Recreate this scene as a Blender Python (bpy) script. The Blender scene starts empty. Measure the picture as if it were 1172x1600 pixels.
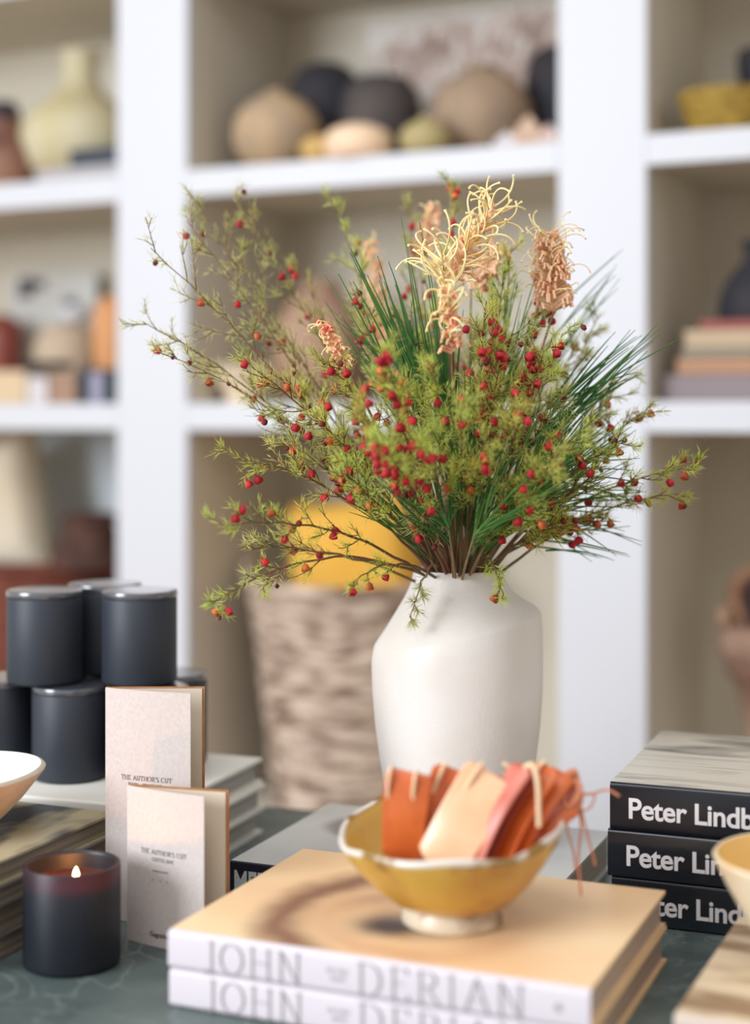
import bpy, bmesh, math, random
from mathutils import Vector, Matrix
random.seed(7)
C = bpy.context.scene
COL = C.collection
PI = math.pi
# ------------------------------------------------------------------ camera, world, lights, exposure
F = 2450.0; CAMZ = 1.235
cam = bpy.data.cameras.new('camera'); co = bpy.data.objects.new('camera', cam); COL.objects.link(co)
co.location = (0, 0, CAMZ); co.rotation_euler = (PI/2, 0, 0)
cam.sensor_fit = 'VERTICAL'; cam.sensor_height = 36; cam.sensor_width = 36*1172/1600
cam.lens = 36*F/1600
cam.shift_y = -150/1600.0
cam.clip_start = .05
cam.dof.use_dof = True; cam.dof.focus_distance = 1.53; cam.dof.aperture_fstop = 1.6; cam.dof.aperture_blades = 0
C.camera = co
C.view_settings.view_transform = 'Standard'; C.view_settings.look = 'None'
C.view_settings.gamma = 1; C.view_settings.use_curve_mapping = False
C.view_settings.exposure = 0.0
w = bpy.data.worlds.new('world'); C.world = w; w.use_nodes = True
wb = w.node_tree.nodes['Background']; wb.inputs[0].default_value = (1.0, .955, .92, 1); wb.inputs[1].default_value = .76
def area(name, loc, target, sx, sy, power, col):
    l = bpy.data.lights.new(name, 'AREA'); l.shape = 'RECTANGLE'; l.size = sx; l.size_y = sy; l.energy = power; l.color = col
    o = bpy.data.objects.new(name, l); COL.objects.link(o); o.location = loc
    o.rotation_euler = (Vector(target)-Vector(loc)).to_track_quat('-Z', 'Y').to_euler(); return o
area('window_daylight', (-3.5, -.7, 2.1), (.1, 1.9, 1.0), 1.7, 1.9, 190, (.88, .94, 1.0))
area('overhead_fill', (-.5, .3, 3.2), (.1, 1.7, .9), 1.6, 1.2, 26, (.97, .97, 1.0))  # unseen soft overhead lamp, added beside the window light

# ------------------------------------------------------------------ helpers
def s2l(c):
    c = c/255.0
    return c/12.92 if c <= .04045 else ((c+.055)/1.055)**2.4
def rgb(r, g, b): return (s2l(r), s2l(g), s2l(b), 1)
def W(px, py, Y): return Vector(((px-586)/F*Y, Y, CAMZ-(py-650)/F*Y))

def mat(name, c, rough=.6, spec=.5, c2=None, scale=20, bump=0, bscale=60, detail=4, coat=0, stretch=None, lo=.35, hi=.65, sub=0, coord='Object'):
    m = bpy.data.materials.new(name); m.use_nodes = True
    nt = m.node_tree; N = nt.nodes; L = nt.links; b = N['Principled BSDF']
    b.inputs['Base Color'].default_value = rgb(*c); b.inputs['Roughness'].default_value = rough
    b.inputs['Specular IOR Level'].default_value = spec
    if coat: b.inputs['Coat Weight'].default_value = coat; b.inputs['Coat Roughness'].default_value = .15
    if sub:
        b.inputs['Subsurface Weight'].default_value = sub; b.inputs['Subsurface Radius'].default_value = (.004, .002, .001)
    tc = N.new('ShaderNodeTexCoord'); mp = N.new('ShaderNodeMapping'); L.new(tc.outputs[coord], mp.inputs[0])
    if stretch: mp.inputs['Scale'].default_value = stretch
    if c2:
        n = N.new('ShaderNodeTexNoise'); n.inputs['Scale'].default_value = scale; n.inputs['Detail'].default_value = detail
        L.new(mp.outputs[0], n.inputs['Vector'])
        r = N.new('ShaderNodeValToRGB'); r.color_ramp.elements[0].position = lo; r.color_ramp.elements[1].position = hi
        r.color_ramp.elements[0].color = rgb(*c); r.color_ramp.elements[1].color = rgb(*c2)
        L.new(n.outputs[0], r.inputs[0]); L.new(r.outputs[0], b.inputs['Base Color'])
    if bump:
        n = N.new('ShaderNodeTexNoise'); n.inputs['Scale'].default_value = bscale; n.inputs['Detail'].default_value = 5
        L.new(mp.outputs[0], n.inputs['Vector'])
        bp = N.new('ShaderNodeBump'); bp.inputs['Strength'].default_value = bump; bp.inputs['Distance'].default_value = .002
        L.new(n.outputs[0], bp.inputs['Height']); L.new(bp.outputs[0], b.inputs['Normal'])
    return m

class MB:
    def __init__(s): s.v = []; s.f = []; s.mi = []
    def add(s, vs, fs, mi=0):
        o = len(s.v); s.v += [tuple(v) for v in vs]; s.f += [tuple(i+o for i in f) for f in fs]; s.mi += [mi]*len(fs)
    def box(s, a, b, mi=0):
        x0, y0, z0 = a; x1, y1, z1 = b
        s.add([(x0,y0,z0),(x1,y0,z0),(x1,y1,z0),(x0,y1,z0),(x0,y0,z1),(x1,y0,z1),(x1,y1,z1),(x0,y1,z1)],
              [(0,3,2,1),(4,5,6,7),(0,1,5,4),(1,2,6,5),(2,3,7,6),(3,0,4,7)], mi)
    def lathe(s, prof, n=48, fn=None, mi=0):
        vs = []
        for k, (r, z) in enumerate(prof):
            for i in range(n):
                a = 2*PI*i/n; p = (r*math.cos(a), r*math.sin(a), z)
                vs.append(fn(p, a, r, z, k) if fn else p)
        fs = []
        for k in range(len(prof)-1):
            for i in range(n):
                j = (i+1) % n; fs.append((k*n+i, k*n+j, (k+1)*n+j, (k+1)*n+i))
        if prof[0][0] < 1e-6 or True:
            fs.append(tuple(reversed(range(n)))) if prof[0][0] > 1e-6 and prof[0][1] <= prof[-1][1] and False else None
        fs = [f for f in fs if f]
        s.add(vs, fs, mi)
    def tube(s, pts, r0, r1=None, n=6, mi=0, cap=True):
        r1 = r0 if r1 is None else r1
        pts = [Vector(p) for p in pts]; m = len(pts); vs = []; fs = []
        ref = Vector((0, 0, 1))
        t0 = (pts[1]-pts[0]).normalized()
        if abs(t0.dot(ref)) > .9: ref = Vector((1, 0, 0))
        x = t0.cross(ref).normalized()
        for k in range(m):
            t = (pts[min(k+1, m-1)]-pts[max(k-1, 0)])
            if t.length < 1e-9: t = Vector((0, 0, 1))
            t.normalize()
            x = (x - t*x.dot(t))
            if x.length < 1e-6: x = t.orthogonal()
            x.normalize(); y = t.cross(x)
            r = r0(k/(m-1)) if callable(r0) else r0+(r1-r0)*k/(m-1)
            for i in range(n):
                a = 2*PI*i/n; vs.append(pts[k]+x*(r*math.cos(a))+y*(r*math.sin(a)))
        for k in range(m-1):
            for i in range(n):
                j = (i+1) % n; fs.append((k*n+i, k*n+j, (k+1)*n+j, (k+1)*n+i))
        if cap: fs.append(tuple(reversed(range(n)))); fs.append(tuple((m-1)*n+i for i in range(n)))
        s.add(vs, fs, mi)
    def needle(s, p, d, L, r, bend=None):
        d = d.normalized(); x = d.orthogonal().normalized(); y = d.cross(x); b = bend or Vector((0, 0, 0))
        vs = []
        for k, (t, q) in enumerate(((0, .6), (.5, 1))):
            c = p+d*(L*t)+b*(t*t)
            for i in range(3):
                a = 2*PI*i/3; vs.append(c+x*(r*q*math.cos(a))+y*(r*q*math.sin(a)))
        vs.append(p+d*L+b)
        s.add(vs, [(0,1,4,3),(1,2,5,4),(2,0,3,5),(3,4,6),(4,5,6),(5,3,6)])
    def mesh(s, name):
        me = bpy.data.meshes.new(name); me.from_pydata(s.v, [], s.f); return me
    def build(s, name, mats, parent=None, smooth=True, bevel=0, subsurf=0, loc=None, rotz=0, ang=40, seg=2):
        me = s.mesh(name)
        if not isinstance(mats, (list, tuple)): mats = [mats]
        for m in mats: me.materials.append(m)
        me.polygons.foreach_set('material_index', s.mi)
        if smooth: me.polygons.foreach_set('use_smooth', [True]*len(me.polygons))
        me.update()
        o = bpy.data.objects.new(name, me); COL.objects.link(o)
        if smooth:
            bm = bmesh.new(); bm.from_mesh(me); lim = math.radians(ang)
            for e in bm.edges:
                if len(e.link_faces) == 2 and e.calc_face_angle(0) > lim: e.smooth = False
            bm.to_mesh(me); bm.free()
        if bevel:
            b = o.modifiers.new('bevel', 'BEVEL'); b.width = bevel; b.segments = seg; b.limit_method = 'ANGLE'
        if subsurf:
            b = o.modifiers.new('sub', 'SUBSURF'); b.levels = subsurf; b.render_levels = subsurf
        if parent: o.parent = parent
        if loc is not None: o.location = loc
        if rotz: o.rotation_euler = (0, 0, rotz)
        return o

def thing(name, label, cat, loc=(0,0,0), rotz=0, group=None):
    o = bpy.data.objects.new(name, None); COL.objects.link(o); o.empty_display_size = .05
    o.location = loc; o.rotation_euler = (0, 0, rotz); o['label'] = label; o['category'] = cat
    if group: o['group'] = group
    return o
def tag(o, label, cat, group=None):
    o['label'] = label; o['category'] = cat
    if group: o['group'] = group
    return o
def struct(o): o['kind'] = 'structure'; return o
def rounded_box(mb, a, b, r=.006, mi=0): mb.box(a, b, mi)

def fonttext(s, size, offset=0, xs=1.0, align='LEFT', spacing=1.0):
    cu = bpy.data.curves.new('t', 'FONT'); cu.body = s; cu.size = size; cu.offset = offset; cu.align_x = align; cu.space_character = spacing
    o = bpy.data.objects.new('t', cu); COL.objects.link(o)
    bpy.context.view_layer.update()
    dg = bpy.context.evaluated_depsgraph_get(); ev = o.evaluated_get(dg)
    me = bpy.data.meshes.new_from_object(ev)
    vs = [(v.co.x*xs, v.co.y) for v in me.vertices]; fs = [tuple(p.vertices) for p in me.polygons]
    bpy.data.objects.remove(o); bpy.data.meshes.remove(me); bpy.data.curves.remove(cu)
    return vs, fs

def arc(cx, cy, rx, ry, a0, a1, n=10):
    return [(cx+rx*math.cos(math.radians(a0+(a1-a0)*i/n)), cy+ry*math.sin(math.radians(a0+(a1-a0)*i/n))) for i in range(n+1)]
# serif capitals: (advance, strokes, serif ticks)
G = {
 'J': (.5, [[(.3,1),(.3,.12)]+arc(.16,.12,.14,.17,0,-150,6)], [(.3,1,.12)]),
 'O': (.95, [arc(.45,.5,.4,.5,0,360,24)], []),
 'H': (.95, [[(.18,0),(.18,1)],[(.76,0),(.76,1)],[(.18,.52),(.76,.52)]], [(.18,0,.12),(.18,1,.12),(.76,0,.12),(.76,1,.12)]),
 'N': (1.0, [[(.18,0),(.18,1)],[(.18,1),(.78,0)],[(.78,0),(.78,1)]], [(.18,0,.12),(.12,1,.08),(.78,1,.12)]),
 'D': (.95, [[(.18,0),(.18,1)],[(.18,1),(.4,1)]+arc(.4,.5,.42,.5,90,-90,14)+[(.18,0)]], [(.12,0,.08),(.12,1,.08)]),
 'E': (.75, [[(.18,0),(.18,1)],[(.18,1),(.62,1),(.62,.84)],[(.18,.52),(.52,.52)],[(.18,0),(.65,0),(.65,.17)]], [(.12,0,.08),(.12,1,.08)]),
 'R': (.85, [[(.18,0),(.18,1)],[(.18,1),(.42,1)]+arc(.42,.76,.24,.24,90,-90,10)+[(.18,.52)],[(.42,.52),(.78,0)]], [(.18,0,.12),(.12,1,.08),(.8,0,.06)]),
 'I': (.42, [[(.2,0),(.2,1)]], [(.2,0,.12),(.2,1,.12)]),
 'A': (.9, [[(.1,0),(.45,1)],[(.45,1),(.8,0)],[(.22,.36),(.68,.36)]], [(.1,0,.1),(.8,0,.1)]),
 'T': (.8, [[(.4,0),(.4,1)],[(.08,.84),(.08,1),(.72,1),(.72,.84)]], [(.4,0,.12)]),
 'U': (.9, [[(.18,1),(.18,.3)]+arc(.45,.3,.27,.3,180,360,12)+[(.72,1)]], [(.18,1,.12),(.72,1,.1)]),
 'S': (.65, [arc(.32,.75,.2,.25,30,250,10)+arc(.32,.26,.22,.26,80,-150,10)], []),
 'C': (.85, [arc(.46,.5,.38,.5,45,315,18)], []),
 'P': (.75, [[(.18,0),(.18,1)],[(.18,1),(.42,1)]+arc(.42,.74,.24,.26,90,-90,10)+[(.18,.48)]], [(.18,0,.12),(.12,1,.08)]),
 'V': (.85, [[(.1,1),(.43,0)],[(.43,0),(.76,1)]], [(.1,1,.1),(.76,1,.1)]),
 'F': (.7, [[(.18,0),(.18,1)],[(.18,1),(.62,1),(.62,.84)],[(.18,.52),(.5,.52)]], [(.18,0,.12),(.12,1,.08)]),
 'B': (.8, [[(.18,0),(.18,1)],[(.18,1),(.4,1)]+arc(.4,.77,.2,.23,90,-90,8)+[(.18,.54)],[(.4,.54)]+arc(.42,.27,.24,.27,90,-90,8)+[(.18,0)]], [(.12,0,.08),(.12,1,.08)]),
 'K': (.85, [[(.18,0),(.18,1)],[(.7,1),(.2,.45)],[(.34,.6),(.76,0)]], [(.18,0,.12),(.18,1,.12),(.7,1,.1),(.76,0,.1)]),
 '+': (.6, [[(.1,.4),(.5,.4)],[(.3,.2),(.3,.6)]], []),
 "'": (.25, [[(.12,.8),(.12,1)]], []), ' ': (.4, [], []),
}
def serif(s, h, thick=.13, thin=.05, track=.06):
    vs = []; fs = []; x = 0
    def seg(a, b):
        dx, dy = b[0]-a[0], b[1]-a[1]; l = math.hypot(dx, dy)
        if l < 1e-6: return
        wdt = (thin+(thick-thin)*(abs(dy)/l)**1.5)/2; e = thin*.3
        nx, ny = -dy/l*wdt, dx/l*wdt; ex, ey = dx/l*e, dy/l*e; o = len(vs)
        for p in ((a[0]-ex+nx, a[1]-ey+ny), (a[0]-ex-nx, a[1]-ey-ny), (b[0]+ex-nx, b[1]+ey-ny), (b[0]+ex+nx, b[1]+ey+ny)):
            vs.append(((x+p[0])*h, p[1]*h))
        fs.append((o, o+1, o+2, o+3))
    for ch in s:
        adv, st, se = G[ch]
        for l in st:
            for a, b in zip(l, l[1:]): seg(a, b)
        for (cx, cy, hw) in se: seg((cx-hw, cy), (cx+hw, cy))
        x += adv+track
    return vs, fs, x*h
def text_part(name, tx, material, parent, place):
    mb = MB(); mb.add([place(u, v) for (u, v) in tx[0]], tx[1])
    return mb.build(name, material, parent, smooth=False)

# ------------------------------------------------------------------ materials
M_white = mat('white_paint', (206, 208, 214), .45, .4, bump=.05, bscale=200)
M_in = mat('bounce_warmed_paint', (208, 200, 184), .6, .3, bump=.05, bscale=120)  # warmth of bounced light put into the interior paint colour
M_floor = mat('oak_floor', (170, 140, 105), .5, .4, c2=(130, 100, 72), scale=6, stretch=(1, 9, 1))
M_wall = mat('wall_paint', (222, 214, 200), .8, .2)
M_vase = mat('white_stoneware', (226, 222, 219), .42, .45, c2=(218, 210, 201), scale=9, bump=.14, bscale=260)
M_black = mat('matte_black_ceramic', (42, 48, 58), .5, .45, bump=.12, bscale=900)
M_lid = mat('black_lid', (74, 78, 86), .22, .9, coat=1)
M_page = mat('page_edges', (206, 200, 190), .8, .2, c2=(168, 160, 150), scale=4, stretch=(.5, .5, 300))
M_pagew = mat('white_page_edges', (186, 184, 182), .8, .2, c2=(150, 148, 146), scale=4, stretch=(.5, .5, 300))
M_pageb = mat('aged_page_edges', (160, 148, 130), .8, .2, c2=(108, 98, 86), scale=4, stretch=(.5, .5, 320))
M_tanpage = mat('warm_page_edges', (206, 184, 168), .8, .2, c2=(172, 150, 134), scale=4, stretch=(.5, .5, 280))
M_kraft = mat('kraft_board', (176, 128, 86), .8, .2, c2=(160, 112, 72), scale=90)
M_card = mat('pale_card_stock', (204, 194, 190), .8, .2, c2=(196, 186, 182), scale=300, bump=.1, bscale=700)
M_cardin = mat('cream_card_stock', (206, 194, 176), .8, .2)
M_ink = mat('grey_ink', (128, 124, 124), .7, .2)
M_inkd = mat('dark_ink', (60, 56, 56), .7, .2)
M_stem = mat('woody_stem', (128, 84, 68), .7, .3, c2=(92, 92, 50), scale=40)
M_stemg = mat('grey_brown_stem', (150, 118, 92), .7, .3, c2=(120, 100, 70), scale=60)
def leafy(name, c, c2, scale, tl=.4):
    m = mat(name, c, .6, .25, c2=c2, scale=scale, lo=.3, hi=.7); nt = m.node_tree; N = nt.nodes; L = nt.links; b = N['Principled BSDF']
    tr = N.new('ShaderNodeBsdfTranslucent'); L.new(b.inputs['Base Color'].links[0].from_socket, tr.inputs[0])
    mx = N.new('ShaderNodeMixShader'); mx.inputs[0].default_value = tl
    L.new(b.outputs[0], mx.inputs[1]); L.new(tr.outputs[0], mx.inputs[2]); L.new(mx.outputs[0], N['Material Output'].inputs[0]); return m
M_fol = leafy('yellow_green_needles', (240, 236, 140), (196, 208, 112), 28, .5)
M_fol2 = leafy('lime_needles', (240, 242, 140), (204, 222, 118), 24, .5)
M_fol3 = leafy('dusty_green_needles', (238, 232, 166), (200, 206, 130), 26, .5)
M_pine = leafy('dark_green_needles', (54, 104, 52), (86, 130, 62), 14, .2)
M_pine2 = leafy('mid_green_needles', (120, 154, 76), (72, 122, 62), 14, .2)
M_red = mat('crimson_petals', (196, 44, 54), .6, .25, c2=(150, 26, 38), scale=120)
M_mar = mat('maroon_petals', (128, 40, 42), .6, .25, c2=(84, 30, 30), scale=120)
M_org = mat('orange_petals', (214, 110, 44), .5, .4, c2=(150, 60, 30), scale=150)
M_cream = mat('cream_styles', (246, 232, 176), .45, .4, c2=(240, 206, 140), scale=40)
M_peach = leafy('peach_petals', (255, 232, 204), (252, 208, 168), 60, .35)
M_pinkf = mat('pink_cream_styles', (244, 206, 160), .5, .4, c2=(226, 130, 110), scale=60)

# ------------------------------------------------------------------ setting
TH = math.radians(24.9); CT, ST = math.cos(TH), math.sin(TH); Z0 = 2.917
def SD(s, d, z): return Vector((s*CT+d*ST, Z0-s*ST+d*CT, z))
def s_at(px, d):
    xp = (px-586)/F; return (xp*(Z0+d*CT)-d*ST)/(CT+xp*ST)
def depth_at(px, d): return Z0-s_at(px, d)*ST+d*CT
o = MB(); o.box((-3.5, -2.5, -.05), (3.5, 5.5, 0)); struct(o.build('floor', M_floor, smooth=False))
o = MB(); o.box((-3.6, .46, 0), (3.2, .56, 2.9)); struct(o.build('wall_back', M_wall, smooth=False, loc=SD(0, 0, 0), rotz=-TH))

bc = thing('bookcase', 'tall white painted built-in bookcase with interior tinted taupe for bounced light behind the table', 'bookcase', SD(0, 0, 0), -TH)
posts = [(-1.507, -1.343), (-.573, -.409), (.356, .515), (1.285, 1.445)]
for a, b in posts:
    m = MB(); m.box((a, 0, 0), (b, .022, 2.6)); m.build('post', M_white, bc, bevel=.002)
    m = MB(); m.box((a, .022, 0), (b, .43, 2.6)); m.build('divider', M_in, bc, smooth=False)
m = MB(); m.box((-1.52, .43, 0), (1.46, .448, 2.6)); m.build('back_panel', M_in, bc, smooth=False)
for (a, b) in ((-1.343, -.573), (-.409, .356), (.515, 1.285)):
    for zt in (.455, 1.26, 1.72, 2.165):
        m = MB(); m.box((a, 0.0, zt-.053), (b, .018, zt)); m.box((a, .018, zt-.05), (b, .43, zt), 1)
        m.build('shelf', [M_white, M_in], bc, bevel=.0015)
    m = MB(); m.box((a, .004, 0), (b, .02, .40)); m.build('base_panel', M_white, bc, smooth=False)

# ------------------------------------------------------------------ table
TZ = .75
def marble():
    m = bpy.data.materials.new('green_grey_marble'); m.use_nodes = True; nt = m.node_tree; N = nt.nodes; L = nt.links; b = N['Principled BSDF']
    tc = N.new('ShaderNodeTexCoord')
    n1 = N.new('ShaderNodeTexNoise'); n1.inputs['Scale'].default_value = 7; n1.inputs['Detail'].default_value = 8; n1.inputs['Distortion'].default_value = 1.2
    r1 = N.new('ShaderNodeValToRGB'); r1.color_ramp.elements[0].position = .3; r1.color_ramp.elements[0].color = rgb(66, 79, 78)
    r1.color_ramp.elements[1].position = .72; r1.color_ramp.elements[1].color = rgb(104, 117, 114)
    n2 = N.new('ShaderNodeTexNoise'); n2.inputs['Scale'].default_value = 5; n2.inputs['Detail'].default_value = 6; n2.inputs['Distortion'].default_value = 2.5
    r2 = N.new('ShaderNodeValToRGB'); e = r2.color_ramp.elements; e[0].position = .485; e[0].color = (0,0,0,1); e[1].position = .5; e[1].color = (1,1,1,1)
    e2 = r2.color_ramp.elements.new(.515); e2.color = (0,0,0,1)
    mm = N.new('ShaderNodeMath'); mm.operation = 'MULTIPLY'; mm.inputs[1].default_value = .3
    mx = N.new('ShaderNodeMix'); mx.data_type = 'RGBA'
    for n in (n1, n2): L.new(tc.outputs['Object'], n.inputs['Vector'])
    L.new(n1.outputs[0], r1.inputs[0]); L.new(n2.outputs[0], r2.inputs[0]); L.new(r2.outputs[0], mm.inputs[0])
    L.new(mm.outputs[0], mx.inputs[0]); L.new(r1.outputs[0], mx.inputs[6]); mx.inputs[7].default_value = rgb(150, 158, 154)
    L.new(mx.outputs[2], b.inputs['Base Color']); b.inputs['Roughness'].default_value = .42
    return m
M_marble = marble()
tb = thing('display_table', 'dark green-grey marble topped table holding the books and vase', 'table', (-.06, 1.28, 0), math.radians(-18))
m = MB(); m.box((-.85, -.45, TZ-.03), (.85, .615, TZ)); m.build('table_top', M_marble, tb, bevel=.004)
M_iron = mat('dark_iron', (50, 48, 46), .5)
for x in (-.78, .78):
    for y in (-.4, .56):
        m = MB(); m.box((x-.025, y-.025, 0), (x+.025, y+.025, TZ-.03)); m.build('leg', M_iron, tb, bevel=.002)

# ------------------------------------------------------------------ books
def book(name, label, org, ang, w, d, t, top, spine, pages, group=None, cat='book', inset=.004, board=.003, curve=.003, over=0):
    o = thing(name, label, cat, org, math.radians(ang), group)
    r = curve; prof = [(d, 0), (r, 0)]
    for k in range(1, 6):
        a = PI/2*k/6; prof.append((r-r*math.sin(a), r*(1-math.cos(a))))
    prof += [(0, r), (0, t-r)]
    for k in range(1, 6):
        a = PI/2*k/6; prof.append((r-r*math.cos(a), t-r+r*math.sin(a)))
    prof += [(r, t), (d, t), (d, t-board), (board, t-board), (board, board), (d, board)]
    n = len(prof); m = MB()
    vs = [(0, y, z) for y, z in prof]+[(w, y, z) for y, z in prof]
    fs = []
    mi = []
    for i in range(n):
        j = (i+1) % n; fs.append((i, j, n+j, n+i))
        (y0, z0), (y1, z1) = prof[i], prof[j]
        mi.append(1 if (abs(z1-z0) > 1e-5 and y0 < r+1e-5 and y1 < r+1e-5) else 0)
    m.add(vs, fs); m.mi = mi
    # end caps of the C section, as quads: boards + spine strip
    for k, x in enumerate((0, w)):
        q = [[(x, board, 0), (x, d, 0), (x, d, board), (x, board, board)], [(x, board, t-board), (x, d, t-board), (x, d, t), (x, board, t)], [(x, 0, r), (x, board, 0), (x, board, t), (x, 0, t-r)]]
        for p in q: m.add(p if k else p[::-1], [(0, 1, 2, 3)], 0)
    m.build('cover', [top, spine], o, smooth=True, ang=50)
    m = MB(); m.box((inset, board, board), (w-inset, d-inset, t-board)); m.build('pages', pages, o, smooth=False)
    return o

def cover_eye():
    m = mat('tan_cover_with_soft_eye_print', (240, 210, 166), .38, .5, c2=(234, 194, 148), scale=6)
    nt = m.node_tree; N = nt.nodes; L = nt.links; b = N['Principled BSDF']
    src = b.inputs['Base Color'].links[0].from_socket
    tc = N.new('ShaderNodeTexCoord')
    nz = N.new('ShaderNodeTexNoise'); nz.inputs['Scale'].default_value = 18; L.new(tc.outputs['Object'], nz.inputs['Vector'])
    ns = N.new('ShaderNodeMath'); ns.operation = 'MULTIPLY_ADD'; ns.inputs[1].default_value = .03; ns.inputs[2].default_value = -.015; L.new(nz.outputs[0], ns.inputs[0])
    def ring(cx, cy, R, wd, col, mx, my, amt, prev, ylim=None):
        mp = N.new('ShaderNodeMapping'); mp.inputs['Location'].default_value = (-cx*mx, -cy*my, 0); mp.inputs['Scale'].default_value = (mx, my, 0); L.new(tc.outputs['Object'], mp.inputs[0])
        ln = N.new('ShaderNodeVectorMath'); ln.operation = 'LENGTH'; L.new(mp.outputs[0], ln.inputs[0])
        a = N.new('ShaderNodeMath'); a.operation = 'ADD'; L.new(ln.outputs['Value'], a.inputs[0]); L.new(ns.outputs[0], a.inputs[1])
        s = N.new('ShaderNodeMath'); s.operation = 'SUBTRACT'; L.new(a.outputs[0], s.inputs[0]); s.inputs[1].default_value = R
        ab = N.new('ShaderNodeMath'); ab.operation = 'ABSOLUTE'; L.new(s.outputs[0], ab.inputs[0])
        mr = N.new('ShaderNodeMapRange'); mr.inputs[1].default_value = 0; mr.inputs[2].default_value = wd; mr.inputs[3].default_value = amt; mr.inputs[4].default_value = 0
        mr.interpolation_type = 'SMOOTHSTEP'; L.new(ab.outputs[0], mr.inputs[0]); fac = mr.outputs[0]
        if ylim:
            sp = N.new('ShaderNodeSeparateXYZ'); L.new(tc.outputs['Object'], sp.inputs[0])
            m2 = N.new('ShaderNodeMapRange'); m2.inputs[1].default_value = ylim[0]; m2.inputs[2].default_value = ylim[1]; m2.interpolation_type = 'SMOOTHSTEP'; L.new(sp.outputs[ylim[2]], m2.inputs[0])
            mu = N.new('ShaderNodeMath'); mu.operation = 'MULTIPLY'; L.new(fac, mu.inputs[0]); L.new(m2.outputs[0], mu.inputs[1]); fac = mu.outputs[0]
        mx_ = N.new('ShaderNodeMix'); mx_.data_type = 'RGBA'; L.new(fac, mx_.inputs[0]); L.new(prev, mx_.inputs[6]); mx_.inputs[7].default_value = rgb(*col)
        return mx_.outputs[2]
    c = ring(.212, .105, .147, .038, (124, 78, 58), 1, 1, .9, src, (.24, .16, 0))
    c = ring(.19, .095, .085, .03, (186, 132, 98), 1, 1.1, .45, c, (.3, .2, 0))
    c = ring(.168, .078, 0, .052, (62, 46, 54), .9, 1.1, 1.0, c)
    L.new(c, b.inputs['Base Color'])
    return m
M_jd = cover_eye()
M_jds = mat('white_spine_cloth', (212, 204, 210), .55, .3)
M_jdi = mat('grey_serif_ink', (160, 150, 156), .7, .2)
A_JD = -22.5
jd = []
for k in range(2):
    lab = ['lower tan-covered art book with white serif-lettered spine, under its twin', 'upper tan art book with soft eye print, under the mustard bowl'][k]
    b = book('art_book', lab, (-.170+.001*(1-k), 1.287, TZ+.0315*k+.0002), A_JD, .355, .262, .0315, M_jd, M_jds, M_tanpage, 'pair of white-spined art books at the front', curve=.005)
    jd.append(b)
    h = .0245; z0 = .0028
    def put(tx, x0, zz):
        mb = MB(); mb.add([(x0+u, -.0004, zz+v) for u, v in tx[0]], tx[1]); mb.build('title_word', M_jdi, b, smooth=False)
    t1 = serif('JOHN', h, .10, .035, .09); put(t1, .0335, z0)
    t2 = serif('DERIAN', h*1.03, .10, .035, .13); put(t2, .168, z0)
    t3 = serif('PICTURE', .0034, .14, .06); put(t3, .1425, .0165)
    t3 = serif('BOOK', .0034, .14, .06); put(t3, .1465, .0105)
    mb = MB()
    for q in range(12):   # small round colophon made of a star of dots
        a = q*PI/6; mb.add([(.331+.0028*math.cos(a+e), -.0004, .0155+.0028*math.sin(a+e)*1.1) for e in (0, .5)]+[(.331, -.0004, .0155)], [(0, 1, 2)])
    mb.build('colophon', M_jdi, b, smooth=False)

# Mert book beneath the vase
M_grey = mat('grey_photo_cover', (176, 178, 178), .3, .5, c2=(196, 196, 192), scale=5)
M_navy = mat('navy_spine', (28, 32, 48), .35, .5)
def ring_print(m, cx, cy, rx, ry, col, wd):
    nt = m.node_tree; N = nt.nodes; L = nt.links; b = N['Principled BSDF']; src = b.inputs['Base Color'].links[0].from_socket
    tc = N.new('ShaderNodeTexCoord'); mp = N.new('ShaderNodeMapping'); mp.inputs['Location'].default_value = (-cx/rx, -cy/ry, 0); mp.inputs['Scale'].default_value = (1/rx, 1/ry, 0)
    L.new(tc.outputs['Object'], mp.inputs[0]); ln = N.new('ShaderNodeVectorMath'); ln.operation = 'LENGTH'; L.new(mp.outputs[0], ln.inputs[0])
    s = N.new('ShaderNodeMath'); s.operation = 'SUBTRACT'; L.new(ln.outputs['Value'], s.inputs[0]); s.inputs[1].default_value = 1
    ab = N.new('ShaderNodeMath'); ab.operation = 'ABSOLUTE'; L.new(s.outputs[0], ab.inputs[0])
    mr = N.new('ShaderNodeMapRange'); mr.inputs[2].default_value = wd; mr.inputs[3].default_value = .9; mr.inputs[4].default_value = 0; mr.interpolation_type = 'SMOOTHSTEP'; L.new(ab.outputs[0], mr.inputs[0])
    mx = N.new('ShaderNodeMix'); mx.data_type = 'RGBA'; L.new(mr.outputs[0], mx.inputs[0]); L.new(src, mx.inputs[6]); mx.inputs[7].default_value = rgb(*col)
    L.new(mx.outputs[2], b.inputs['Base Color'])
ring_print(M_grey, .16, .17, .115, .062, (128, 124, 122), .2)
mert = book('photography_book', 'grey-covered photography book with navy spine lying under the white vase', (-.145, 1.569, TZ+.0002), -22, .328, .25, .04, M_grey, M_navy, M_page, curve=.002)
M_lg = mat('pale_grey_letters', (198, 210, 212), .5)
tx = fonttext('MERT ALAS', .036, .0009, .56)
text_part('title_lettering', tx, M_lg, mert, lambda u, v: (u+.004, -.0005, v+.006))

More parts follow.
